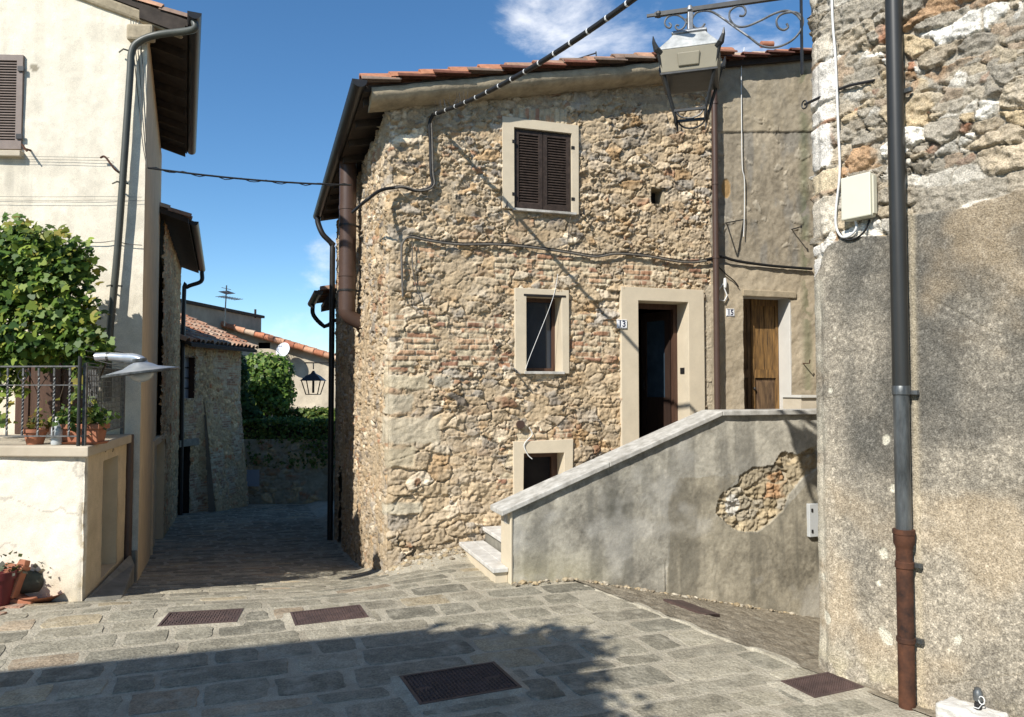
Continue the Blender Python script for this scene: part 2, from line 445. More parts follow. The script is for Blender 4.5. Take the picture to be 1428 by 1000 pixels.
def inpoly(S, Z, poly):
    ins = np.zeros(S.shape, bool); n = len(poly)
    for i in range(n):
        x0, y0 = poly[i]; x1, y1 = poly[(i + 1) % n]
        c = ((y0 > Z) != (y1 > Z)) & (S < (x1 - x0) * (Z - y0) / (y1 - y0 + 1e-12) + x0)
        ins ^= c
    return ins

def sheet(name, sv, zv, posfn, field, keep, mt, parent, smooth=180):
    S, Z = np.meshgrid(sv, zv, indexing='ij')
    H, C = field(S, Z)
    V = posfn(S, Z, H)
    ns, nz = S.shape
    idx = np.arange(ns * nz).reshape(ns, nz)
    q = np.stack((idx[:-1, :-1], idx[1:, :-1], idx[1:, 1:], idx[:-1, 1:]), -1)
    Sc = (S[:-1, :-1] + S[1:, 1:]) / 2; Zc = (Z[:-1, :-1] + Z[1:, 1:]) / 2
    k = keep(Sc, Zc) if keep else np.ones(Sc.shape, bool)
    Fq = q[k].reshape(-1, 4)
    used = np.zeros(ns * nz, bool); used[Fq.ravel()] = True
    remap = np.cumsum(used) - 1
    return np_mesh(name, V.reshape(-1, 3)[used], remap[Fq], mt, parent, np.clip(C, 0, 1).reshape(-1, 3)[used], smooth)

def flatpos(fr):
    def f(S, Z, H):
        B = fr.o + S[..., None] * fr.u + H[..., None] * fr.n
        B = B.copy(); B[..., 2] = Z
        return B
    return f

def ramp_vals(a, b, step): return np.linspace(a, b, max(2, int(round((b - a) / step)) + 1))

# ------------------------------------------------------------------ roof tiles
def tile_roof(name, O, eave, up, L, W, parent, period=.21, course=.36, seed=0, amp=.045, pal=None, nper=8, thick=True):
    """O: eave start (world), eave: unit vector along the eave, up: unit vector up the slope; L along the eave, W up the slope."""
    O, e, u = np.array(O, float), np.array(eave, float), np.array(up, float)
    nrm = np.cross(e, u); nrm /= np.linalg.norm(nrm)
    if nrm[2] < 0: nrm = -nrm
    rs = np.random.RandomState(seed)
    nc = int(math.ceil(W / course)); cols = int(math.ceil(L / period))
    xs = np.linspace(0, cols * period, cols * nper + 1)
    V = []; Fs = []; Cc = []; base = 0
    if pal is None: pal = [(.36, .16, .09, 3), (.42, .24, .15, 3), (.30, .18, .12, 2), (.46, .33, .23, 2), (.22, .15, .11, 1.5)]
    for c in range(nc):
        ci = np.minimum((xs / period).astype(int), cols - 1)
        jig = rs.rand(cols)[ci]
        ph = (xs / period) % 1.0
        prof = np.abs(np.sin(np.pi * ph)) ** .7 * amp * 2 - amp
        C = pick(pal, rs.rand(cols))[ci] * (.8 + .4 * rs.rand(cols))[ci][:, None]
        for k, (vv, lift) in enumerate(((0, .03), (.05, .028), (course * 1.08, 0.0))):
            y = c * course + vv + (jig - .5) * .04
            P = O + xs[:, None] * e + y[:, None] * u + (prof + lift + .008 * jig)[:, None] * nrm
            V.append(P); Cc.append(C)
        # front lip
        P = O + xs[:, None] * e + (c * course + (jig - .5) * .04)[:, None] * u + (prof + .03 + .008 * jig - .022)[:, None] * nrm
        V.append(P); Cc.append(C * .9)
        n = len(xs); i = np.arange(n - 1)
        for a_, b_ in ((3, 0), (0, 1), (1, 2)):
            Fs.append(np.stack((base + a_ * n + i, base + a_ * n + i + 1, base + b_ * n + i + 1, base + b_ * n + i), -1))
        base += 4 * n
    return np_mesh(name, np.concatenate(V), np.concatenate(Fs), M['tilemat'], parent, np.concatenate(Cc), 50)

# ------------------------------------------------------------------ leaves
LEAF4 = np.array([(0, 0, 0), (.5, .45, .10), (0, 1.0, -.06), (-.5, .45, .10)])
LEAFV = np.array([(0, .12, 0), (.28, -.10, -.05), (.40, .16, .02), (.62, .34, -.08), (.36, .56, .04), (.26, .84, -.03), (0, 1.05, -.10),
                  (-.26, .84, -.03), (-.36, .56, .04), (-.62, .34, -.08), (-.40, .16, .02), (-.28, -.10, -.05)])
def leaf_mesh(name, P, Nn, size, cols, mt, parent=None, shape=LEAF4, rs=None, up=.35, droop=0.0):
    rs = rs or np.random.RandomState(1)
    n = len(P)
    D = Nn + rs.normal(0, .55, (n, 3)) + np.array((0, 0, up)); D /= np.linalg.norm(D, axis=1)[:, None]
    T = rs.normal(0, 1, (n, 3)) + np.array((0, 0, -droop)); T -= (T * D).sum(1)[:, None] * D; T /= np.linalg.norm(T, axis=1)[:, None]
    B = np.cross(D, T)
    sz = size * (.6 + .8 * rs.rand(n))
    k = len(shape)
    V = P[:, None, :] + sz[:, None, None] * (shape[None, :, 0:1] * B[:, None, :] + shape[None, :, 1:2] * T[:, None, :] + shape[None, :, 2:3] * D[:, None, :])
    Fs = np.arange(n * k).reshape(n, k)
    return np_mesh(name, V.reshape(-1, 3), Fs, mt, parent, np.repeat(cols, k, axis=0))

def green(n, rs, pal):
    return pick(pal, rs.rand(n)) * (.7 + .6 * rs.rand(n))[:, None]

def blob_points(blobs, n, rs, shell=.5):
    """Points spread through ellipsoids (cx,cy,cz,rx,ry,rz), denser to the outside, clumped."""
    vol = np.array([b[3] * b[4] * b[5] for b in blobs]) ** .75; vol /= vol.sum()
    P, Nn = [], []
    for b, w in zip(blobs, vol):
        k = int(n * w) + 1
        d = rs.normal(0, 1, (k, 3)); d /= np.linalg.norm(d, axis=1)[:, None]
        rr = (shell + (1 - shell) * rs.rand(k)) ** .6
        rr = rr * (.80 + .42 * fbm(d[:, 0] * 3 + b[0] * 5 + 9, d[:, 2] * 3 + d[:, 1] * 2 + 7, 1.0, 3, 5))
        P.append(np.array(b[:3]) + d * rr[:, None] * np.array(b[3:6])); Nn.append(d)
    return np.concatenate(P), np.concatenate(Nn)
# ================================================================== frames
A = R(18.2)
UF = np.array((math.cos(A), math.sin(A))); VF = np.array((-math.sin(A), math.cos(A)))
C0 = np.array((-1.457, 8.8))
MF = Frame(C0, UF)                       # front of the stone house
SF = Frame(C0, -VF)                      # its alley side, p < 0 runs away down the alley

def wrap(frA, frB, blend=.05, jit=.012, seed=5):
    def f(S, Z, H):
        sA = np.minimum(S, 0)[..., None]; sB = np.maximum(S, 0)[..., None]
        B = frB.o + sA * frA.u + sB * frB.u
        t = sst(-blend, blend, S)[..., None]
        Nn = frA.n * (1 - t) + frB.n * t; Nn = Nn / np.linalg.norm(Nn, axis=-1, keepdims=True)
        k = np.exp(-(S / .04) ** 2)
        H = H * (1 - .5 * k) - .02 * k + k * (fbm(Z * 1.0, Z * 0 + 3, 4.0, 3, seed) - .5) * .05
        P = B + H[..., None] * Nn; P = P.copy(); P[..., 2] = Z
        return P
    return f

def rect_px(fr, x0, x1, yt0, yt1, yb0, yb1, q=0.0):
    p0 = fr.px(x0, (yt0 + yb0) / 2, q)[0]; p1 = fr.px(x1, (yt1 + yb1) / 2, q)[0]
    zt = (fr.px(x0, yt0, q)[1] + fr.px(x1, yt1, q)[1]) / 2
    zb = (fr.px(x0, yb0, q)[1] + fr.px(x1, yb1, q)[1]) / 2
    return [p0, p1, zb, zt]

def ring(name, fr, o, i, q1, depth, mt, parent, bevel=.006, jit=0.0, seed=0):
    rs = np.random.RandomState(seed)
    def loop(r, q, j=0):
        L4 = [(r[0], r[2]), (r[1], r[2]), (r[1], r[3]), (r[0], r[3])]
        return [fr.pt(p + j * (rs.rand() - .5), z + j * (rs.rand() - .5), q) for p, z in L4]
    V = loop(o, q1, jit) + loop(i, q1, jit * .6) + loop(i, q1 - depth) + loop(o, q1 - depth)
    Fs = []
    for k in range(4):
        j = (k + 1) % 4
        Fs += [(k, j, 4 + j, 4 + k), (4 + k, 4 + j, 8 + j, 8 + k), (8 + k, 8 + j, 12 + j, 12 + k), (12 + k, 12 + j, j, k)]
    return MB().add(V, Fs).build(name, mt, parent, bevel=bevel)

def louvre(fr, p0, p1, z0, z1, q, n, stile=.055, th=.035, mid=None):
    b = MB()
    b.fbox(fr, p0, p0 + stile, z0, z1, q - th, q); b.fbox(fr, p1 - stile, p1, z0, z1, q - th, q)
    b.fbox(fr, p0 + stile, p1 - stile, z0, z0 + stile * 1.4, q - th + .002, q - .002); b.fbox(fr, p0 + stile, p1 - stile, z1 - stile, z1, q - th + .002, q - .002)
    a, c = z0 + stile * 1.4, z1 - stile
    h = (c - a) / n
    for k in range(n):
        z = a + h * k
        b.add([fr.pt(p0 + stile, z, q - .006), fr.pt(p1 - stile, z, q - .006), fr.pt(p1 - stile, z + h * 1.02, q - th + .004), fr.pt(p0 + stile, z + h * 1.02, q - th + .004),
               fr.pt(p0 + stile, z - .006, q - .010), fr.pt(p1 - stile, z - .006, q - .010), fr.pt(p1 - stile, z + h * 1.02 - .006, q - th), fr.pt(p0 + stile, z + h * 1.02 - .006, q - th)],
              [(0, 1, 2, 3), (7, 6, 5, 4), (0, 4, 5, 1)])
    return b

# ================================================================== stone house
house = thing('stone_house', (C0[0], C0[1], -.2), 'rubble stone house with brown shutters and house number 13', 'house')
Q_V = .36
(pA, zA), (pB, zB) = MF.px(505, 113, Q_V), MF.px(985, 74, Q_V)
SL = (zB - zA) / (pB - pA)
def zroof(p): return zA + SL * (p - pA)
P_PIPE = MF.px(992, 400)[0]
P_END = 7.4

W_UP_O = rect_px(MF, 700, 806, 161, 178, 288, 303); W_UP = rect_px(MF, 716, 796, 177, 190, 291, 299)
W_LO_O = rect_px(MF, 717, 792, 402, 405, 518, 523); W_LO = rect_px(MF, 733, 782, 412, 415, 518, 519)
W_CE_O = rect_px(MF, 715, 797, 614, 614, 700, 694); W_CE = rect_px(MF, 729, 785, 632, 631, 690, 685)
D13_O = rect_px(MF, 864, 980, 399, 405, 640, 628); D13 = rect_px(MF, 889, 958, 419, 423, 640, 628)
Z_LAND = .98
D13_O[2] = D13[2] = Z_LAND; D13_O[2] = Z_LAND - .02
VENT = rect_px(MF, 908, 925, 262, 264, 284, 285)
HOLES = [[r[0] + .035, r[1] - .035, r[2] + .035, r[3] - .035] for r in (W_UP_O, W_LO_O, W_CE_O, D13_O)] + [VENT]

def zone(fr, pts): return [fr.px(x, y) for x, y in pts]
brick_zones = [zone(MF, [(545, 438), (600, 430), (640, 452), (700, 438), (716, 470), (712, 520), (640, 515), (560, 522), (546, 518)]),
               zone(MF, [(548, 325), (600, 328), (606, 360), (590, 408), (548, 414)]),
               zone(MF, [(660, 345), (740, 350), (850, 360), (862, 400), (800, 396), (700, 398)]),
               zone(MF, [(850, 360), (960, 352), (985, 372), (985, 398), (860, 398)]),
               zone(MF, [(795, 440), (862, 440), (862, 520), (800, 500)]),
               zone(MF, [(690, 690), (716, 614), (712, 596), (800, 596), (802, 640)])]
arch_zone = zone(MF, [(716, 151), (790, 153), (790, 176), (716, 163)])
quoins = [rect_px(MF, 546, 600, 521, 521, 545, 543), rect_px(MF, 602, 632, 521, 522, 545, 543), rect_px(MF, 542, 577, 547, 547, 580, 578),
          rect_px(MF, 541, 616, 582, 580, 622, 618), rect_px(MF, 541, 580, 624, 622, 655, 652), rect_px(MF, 546, 566, 396, 396, 419, 417),
          rect_px(MF, 548, 575, 275, 276, 300, 300), rect_px(MF, 541, 590, 700, 697, 722, 719)]
PAL_MAIN = [(.58, .475, .325, 3.5), (.50, .43, .325, 3.2), (.72, .64, .50, 2.4), (.42, .39, .335, 2.4), (.50, .36, .21, 1.3), (.43, .27, .175, .8), (.27, .245, .21, 1.2)]

def field_main(S, Z):
    H, C, prof = rubble(S, Z, PAL_MAIN, (.55, .455, .315), cw=.20, ch=.105, seed=11, depth=.044, rough=.026, joint=(.015, .10), small=.5, smear=.7, pn=4.5)
    # lower part: larger stones and smeared mortar
    H2, C2, _ = rubble(S, Z, PAL_MAIN, (.56, .465, .325), cw=.32, ch=.17, seed=23, depth=.046, rough=.030, joint=(.012, .09), small=.45, smear=.7, pn=4.0)
    m = sst(-.1, .25, (fbm(S, Z, 1.1, 3, 77) - .5) + (1.7 - Z) * .28)
    m = np.where(S < 0, 0.25 * m, m)
    H = H * (1 - m) + H2 * m - .016; C = (C * (1 - m[..., None]) + C2 * m[..., None]) * np.array((.80, .75, .70))
    Hb, Cb, _ = bricks(S, Z, 3)
    nz = fbm(S, Z, 3.5, 4, 41) - .5
    bz = np.zeros(S.shape)
    for poly in brick_zones:
        bz = np.maximum(bz, inpoly(S + nz * .22, Z + nz * .18, poly).astype(float))
    # brick toothing round the corner, on the alley side too
    side = (S < 0) & (S > -.42 - .25 * np.floor((Z * 7) % 2)) & (((Z > 2.0) & (Z < 2.45)) | ((Z > 2.75) & (Z < 3.5)) | ((Z > 1.2) & (Z < 1.7)))
    bz = np.maximum(bz, side * (nz > -.08))
    bz = bz * (fbm(S, Z, 5, 3, 43) > .46)
    H = np.where(bz > 0, Hb, H); C = np.where((bz > 0)[..., None], Cb, C)
    va = inpoly(S, Z, arch_zone)
    Ha, Ca, _ = bricks(S, Z, 9, vertical=True)
    H = np.where(va, Ha, H); C = np.where(va[..., None], Ca * 1.05, C)
    rg = fbm(S, Z, 9, 5, 52) - .5
    for k, r in enumerate(quoins):
        if k in (5, 6): continue
        w = (fbm(S, Z, 7, 4, 60 + k) - .5) * 2.6
        inside = np.minimum(np.minimum(S - r[0], r[1] - S), np.minimum(Z - r[2], r[3] - Z)) + w * .03
        if k in (0, 2, 3, 4, 5, 6, 7): inside = np.where(S < r[0] + .05, np.minimum(np.minimum(S + .16 + .1 * (k & 1), r[1] - S), np.minimum(Z - r[2], r[3] - Z)) + w * .03, inside)
        t = sst(0, .04, inside) * .85
        col = np.array([(.50, .43, .30), (.40, .36, .28), (.44, .39, .29), (.47, .41, .30), (.42, .36, .25), (.55, .51, .44), (.62, .54, .40), (.5, .45, .34)][k])
        H = H * (1 - t) + (.014 + rg * .05) * t
        C = C * (1 - t[..., None]) + col * (1 + (fbm(S, Z, 12, 4, 70 + k) - .5) * .5)[..., None] * t[..., None]
    # grey cement and dirt near the eave
    top = sst(.62, .12, zroof(np.maximum(S, 0)) - Z) * (S > .2)
    C = C * (1 - .35 * top[..., None]) + np.array((.27, .25, .22)) * .35 * top[..., None]
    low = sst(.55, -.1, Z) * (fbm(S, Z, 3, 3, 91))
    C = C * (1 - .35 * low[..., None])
    # smooth cement strip beside the downpipe
    cp = sst(P_PIPE - .13, P_PIPE - .09, S + .05 * nz) * (Z < 3.4)
    H = H * (1 - cp * .8); C = C * (1 - cp[..., None]) + np.array((.47, .40, .29)) * cp[..., None]
    return H, C
def keep_main(S, Z):
    k = np.where(S > 0, Z < zroof(S) - .10, Z < zA - .12)
    k &= np.where(S > -1.2, Z > -.75, True)
    for h in HOLES: k &= ~inrect(S, Z, (h[0] - .012, h[1] + .012, h[2] - .012, h[3] + .012))
    k &= ~inrect(S, Z, ALC)
    return k
ALC = (-5.75, -5.15, -1.2, .55)      # bricked-up arch at the far end of the alley side
sv = np.concatenate((ramp_vals(-6.55, -.5, .024)[:-1], ramp_vals(-.5, 0, .012)[:-1], ramp_vals(0, P_PIPE, .0108)))
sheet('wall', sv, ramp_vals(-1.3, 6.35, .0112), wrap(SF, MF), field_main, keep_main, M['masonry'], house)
vn = None
MB().fbox(SF, ALC[0], ALC[1], ALC[2], ALC[3], -.12, -.06).build('blocked_arch', M['cast_rust' if False else 'cornice'], house)
# closing walls
bk = MB()
Bq = -6.55
bk.fbox(MF, -.0, P_PIPE, -1.3, zA - .15, Bq - .2, Bq)
bk.build('back_wall', M['greyplaster'], house)
# --- roof
roof_up = np.array((UF[0], UF[1], SL)); roof_up /= np.linalg.norm(roof_up)
tile_roof('roof', MF.pt(pA - .02, zA + .045, Q_V - .02), SF.u * -1, roof_up, 6.95, (P_PIPE - pA) * math.hypot(1, SL) + .1, house, seed=4)
vb = MB(); rs = np.random.RandomState(12)
def verge_tiles(b, p0, p1, q, r=.060, step=.41, dz=.035, seed=1, k0=1.0):
    rs = np.random.RandomState(seed); p = p0
    pal = [(.36, .14, .085), (.32, .125, .08), (.42, .20, .13), (.46, .33, .25), (.28, .12, .085)]
    while p < p1:
        L_ = step * (1.1); c = pal[rs.randint(len(pal))]; k = .30 + .25 * rs.rand(); b.cur = tuple(t * k for t in c)
        n = 9; V = []
        dq = (rs.rand() - .5) * .02; up = .018 + .01 * rs.rand()
        for (pp, rr, lift) in ((p, r * 1.12, up + .012), (p + L_, r * .78, -.006)):
            for t in np.linspace(0, math.pi, n):
                V.append(MF.pt(pp, zroof(pp) + dz + lift - .045 + rr * math.sin(t) * .8, q + dq + rr * math.cos(t)))
            for t in np.linspace(math.pi, 0, n):
                V.append(MF.pt(pp, zroof(pp) + dz + lift - .045 + (rr - .018) * math.sin(t) * .8, q + dq + (rr - .018) * math.cos(t)))
        m = 2 * n
        Fs = [(k, (k + 1) % m, m + (k + 1) % m, m + k) for k in range(m)] + [tuple(range(m))[::-1], tuple(range(m, 2 * m))]
        b.add(V, Fs); p += step
verge_tiles(vb, pA, P_PIPE - .05, Q_V - .055, dz=.04)
vb.build('verge', M['tilemat'], house, col=True, smooth=40)
sb = MB()
sb.fprism(MF, [(pA + .03, zroof(pA + .03) - .085), (P_PIPE, zroof(P_PIPE) - .085), (P_PIPE, zroof(P_PIPE) - .015), (pA + .03, zroof(pA + .03) - .015)], Bq - .25, .24)
for k in range(9):
    q = .05 - k * .78
    sb.fprism(MF, [(pA + .06, zroof(pA + .06) - .17), (.2, zroof(.2) - .17), (.2, zroof(.2) - .087), (pA + .06, zroof(pA + .06) - .087)], q - .1, q)
sb.build('soffit', M['soffit'], house)
# cornice band under the verge
sec = [(-.03, .0), (.20, .0), (.275, -.03), (.29, -.085), (.275, -.14), (.22, -.185), (.12, -.215), (-.03, -.22)]
cb = MB(); rs = np.random.RandomState(3); sec = [(q, dz + .028) for q, dz in sec]; st = np.linspace(-.24, P_PIPE + .02, 70); V = []
for p in st:
    j = (fbm(np.array([p]), np.array([1.0]), 2.5, 3, 6)[0] - .5) * .05
    V += [MF.pt(p, zroof(p) - .045 + dz + j * .6 + (rs.rand() - .5) * .006, q + j + (rs.rand() - .5) * .006) for q, dz in sec]
n = len(sec)
Fs = [(i * n + k, i * n + (k + 1) % n, (i + 1) * n + (k + 1) % n, (i + 1) * n + k) for i in range(len(st) - 1) for k in range(n)]
Fs += [tuple(range(n)), tuple(range((len(st) - 1) * n, len(st) * n))[::-1]]
cb.add(V, Fs); cb.build('cornice', M['cornice'], house, smooth=60)
# gutter along the alley eave
def gutter(b, a, c, r, n=9, th=.012):
    a, c = np.array(a, float), np.array(c, float); t = (c - a) / np.linalg.norm(c - a)
    s = np.cross(t, (0, 0, 1)); s /= np.linalg.norm(s); V = []
    for P in (a, c):
        for w in np.linspace(math.pi, 2 * math.pi, n): V.append(P + s * r * math.cos(w) + np.array((0, 0, r * math.sin(w))))
        for w in np.linspace(2 * math.pi, math.pi, n): V.append(P + s * (r - th) * math.cos(w) + np.array((0, 0, (r - th) * math.sin(w))))
    m = 2 * n
    b.add(V, [(k, (k + 1) % m, m + (k + 1) % m, m + k) for k in range(m)])
    for off in (0, m): b.add([V[off + k] for k in range(n)], [tuple(range(n))])
g = MB(); gutter(g, MF.pt(pA - .03, zA + .0, .40), MF.pt(pA - .03, zA + .0, -6.72), .085)
g.build('gutter', M['black_metal'], house, smooth=50)
e0 = MF.pt(pA - .03, zA - .07, -6.45)
SQ = -6.2
dp = MB().tube(smooth_path([e0, e0 + (0, 0, -.12), MF.pt(-.30, zA - .42, -6.40), MF.pt(-.12, zA - .62, -6.40), MF.pt(-.11, zA - .9, -6.4), MF.pt(-.11, 1.5, -6.4), MF.pt(-.11, -1.1, -6.4)], 5), .055, 10)
dp.build('downpipe', M['black_metal'], house, smooth=60)
# brown flue on the alley side
fq = .21; fs = -2.55
fb = MB()
ztop = zA - .05; zbot = SF.px(500, 418, fq)[1]
fb.lathe(SF.pt(fs, 0, fq), [(.125, zbot), (.125, zbot + .5), (.132, zbot + .5), (.132, zbot + .56), (.125, zbot + .56), (.125, ztop - .75), (.132, ztop - .75), (.132, ztop - .69), (.125, ztop - .69), (.125, ztop)], 24)
fb.tube([SF.pt(fs, zbot + .01, fq), SF.pt(fs, zbot - .03, fq), SF.pt(fs, zbot - .10, fq - .05), SF.pt(fs, zbot - .22, -.05)], [.125, .123, .115, .10], 20)
flue = fb.build('flue_pipe', M['brown_metal'], house, smooth=40)
cl = MB()
for z in (ztop - 1.0, zbot + .28):
    cl.mark(); cl.lathe(SF.pt(fs, z, fq), [(.129, 0), (.134, 0), (.134, .03), (.129, .03)], 24); cl.fbox(SF, fs - .012, fs + .012, z, z + .03, -.02, fq - .12)
cl.build_each('bracket', M['black_metal'], flue)

# --- windows
w = ring('window', MF, W_UP_O, W_UP, .045, .24, M['surround'], house, jit=.02, seed=1)
pm = (W_UP[0] + W_UP[1]) / 2
louvre(MF, W_UP[0] + .012, pm - .004, W_UP[2] + .012, W_UP[3] - .012, .012, 26).build('shutter', M['shutter'], w)
louvre(MF, pm + .004, W_UP[1] - .012, W_UP[2] + .012, W_UP[3] - .012, .012, 26).build('shutter', M['shutter'], w)
MB().fbox(MF, W_UP[0] + .002, W_UP[1] - .002, W_UP[2] - .03, W_UP[3] + .02, -.19, -.17).build('pane', M['dark'], w)
MB().fbox(MF, W_UP[0] - .02, W_UP[1] + .05, W_UP[2] - .026, W_UP[2] + .004, -.02, .075).build('sill', M['marble'], w, bevel=.004)
hk = MB()
for x, y in ((703, 290), (809, 300)):
    hk.mark(); a = MF.pxp(x, y, .0); hk.tube([a, a + MF.n * .10, a + MF.n * .13 + (0, 0, .035)], .009, 6); hk.bar(a + MF.n * .13 + (-.0, 0, -.03), a + MF.n * .13 + (0, 0, .05), .016)
for z in (W_UP[2] + .18, W_UP[3] - .18):
    for p in (W_UP[0] - .012, W_UP[1] + .012): hk.mark(); hk.fbox(MF, p - .02, p + .02, z - .02, z + .02, .033, .05)
hk.build_each('shutter_hook', M['black_metal'], w)
w = ring('window', MF, W_LO_O, W_LO, .045, .30, M['surround'], house, jit=.016, seed=2)
MB().fbox(MF, W_LO[0] - .01, W_LO[1] + .01, W_LO[2] - .01, W_LO[3] + .01, -.262, -.24).build('pane', M['glass'], w)
f = MB(); 
for a, b_ in ((W_LO[0], W_LO[0] + .04), (W_LO[1] - .04, W_LO[1])): f.fbox(MF, a, b_, W_LO[2], W_LO[3], -.238, -.20)
f.fbox(MF, W_LO[0] + .04, W_LO[1] - .04, W_LO[3] - .05, W_LO[3], -.238, -.20); f.fbox(MF, W_LO[0] + .04, W_LO[1] - .04, W_LO[2], W_LO[2] + .05, -.238, -.20)
f.build('sash', M['brownwood'], w)
MB().fbox(MF, W_LO[0] - .03, W_LO[1] + .03, W_LO[2] - .03, W_LO[2] + .004, -.12, .06).build('sill', M['marble'], w, bevel=.004)
MB().fbox(MF, W_LO[0] - .04, W_LO[1] + .05, W_LO[3] - .006, W_LO[3] + .018, -.02, .05).build('head_strip', M['black_metal'], w)
hk = MB(); a = MF.pxp(716, 517, 0); hk.tube([a, a + MF.n * .12, a + MF.n * .14 + (0, 0, -.03)], .009, 6); hk.tube([a + MF.n * .1 + (-.03, 0, .03), a + MF.n * .15 + (.04, 0, -.05)], .008, 6)
hk.build('shutter_hook', M['black_metal'], w)
w = ring('cellar_window', MF, W_CE_O, W_CE, .045, .30, M['surround'], house, jit=.02, seed=3)
MB().fbox(MF, W_CE[0] - .01, W_CE[1] + .01, W_CE[2] - .01, W_CE[3] + .01, -.262, -.25).build('pane', M['dark'], w)
f = MB()
f.fbox(MF, W_CE[0], W_CE[1], W_CE[3] - .07, W_CE[3], -.248, -.19); f.fbox(MF, W_CE[1] - .08, W_CE[1], W_CE[2], W_CE[3] - .07, -.248, -.19)
f.build('sash', M['brownwood'], w)
# --- small square wall vent
vn = ring('vent', MF, [VENT[0] - .03, VENT[1] + .03, VENT[2] - .03, VENT[3] + .03], VENT, .002, .26, M['cornice'], house)
MB().fbox(MF, VENT[0] - .01, VENT[1] + .01, VENT[2] - .01, VENT[3] + .01, -.25, -.22).build('dark_backing', M['dark'], vn)  # near-black sheet added so the open hole reads as unlit
# --- doorway 13
d = ring('doorway', MF, D13_O, D13, .045, .36, M['surround'], house, jit=.012, seed=4)
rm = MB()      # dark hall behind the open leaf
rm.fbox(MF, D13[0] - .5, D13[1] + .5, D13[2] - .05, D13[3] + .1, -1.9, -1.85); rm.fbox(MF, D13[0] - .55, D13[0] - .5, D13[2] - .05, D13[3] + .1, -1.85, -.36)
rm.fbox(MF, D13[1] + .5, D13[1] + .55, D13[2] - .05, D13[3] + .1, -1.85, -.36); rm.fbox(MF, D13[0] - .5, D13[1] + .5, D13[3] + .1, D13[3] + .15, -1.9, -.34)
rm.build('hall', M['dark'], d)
fr_ = MB(); pw = D13[1] - D13[0]
fr_.fbox(MF, D13[0], D13[0] + .06, D13[2], D13[3], -.31, -.24); fr_.fbox(MF, D13[1] - .06, D13[1], D13[2], D13[3], -.31, -.24); fr_.fbox(MF, D13[0] + .06, D13[1] - .06, D13[3] - .07, D13[3], -.31, -.24)
fr_.build('door_frame', M['brownwood'], d)
LF_ = Frame(MF.pt(D13[1] - .08, 0, -.30)[:2], -UF * math.cos(R(74)) + VF * math.sin(R(74)))
LF_.n = -np.array((LF_.u[1], -LF_.u[0], 0))
lw = .56; b = MB(); z0, z1 = D13[2] + .03, D13[3] - .08
b.fbox(LF_, 0, .10, z0, z1, -.04, 0); b.fbox(LF_, lw - .10, lw, z0, z1, -.04, 0); b.fbox(LF_, .10, lw - .10, z1 - .12, z1, -.04, 0); b.fbox(LF_, .10, lw - .10, z0, z0 + .85, -.035, -.004)
leaf = b.build('door', M['leafwood'], d)
MB().fbox(LF_, .10, lw - .10, z0 + .85, z1 - .12, -.026, -.018).build('pane', M['duskglass'], leaf)
MB().fbox(LF_, lw - .07, lw - .02, z0 + .95, z0 + 1.10, .0, .02).build('lock', M['black_metal'], leaf)
pp, zz = MF.px(949, 518, -.1)
MB().fbox(MF, D13[1] - .008, D13[1] + .01, zz - .03, zz + .05, -.16, -.06).build('strike_plate', M['black_metal'], d)
MB().fbox(MF, D13[0] - .02, D13[1] + .02, D13[2] - .05, D13[2] + .006, -.34, .03).build('threshold', M['marble'], d)
# round iron wall plug below the window
a = MF.pxp(725, 592, .03)
pl = MB(); pl.tube([a, a + MF.n * .035], .052, 20); pl.build('vent_cap', M['brown_metal'], house)

# --- downpipe between the two fronts
dpz = zroof(P_PIPE) - .12
pb = MB(); pb.tube([MF.pt(P_PIPE, dpz, .115), MF.pt(P_PIPE, Z_LAND - .02, .115)], .042, 12)
pipe = pb.build('downpipe', M['brown_metal'], house, smooth=60)
cl = MB()
for z in (dpz - .5, dpz - 1.6, dpz - 2.6): cl.mark(); cl.lathe(MF.pt(P_PIPE, z, .115), [(.043, 0), (.049, 0), (.049, .03), (.043, .03)], 14); cl.fbox(MF, P_PIPE - .012, P_PIPE + .012, z, z + .03, -.02, .074)
cl.build_each('pipe_clip', M['brown_metal'], pipe)

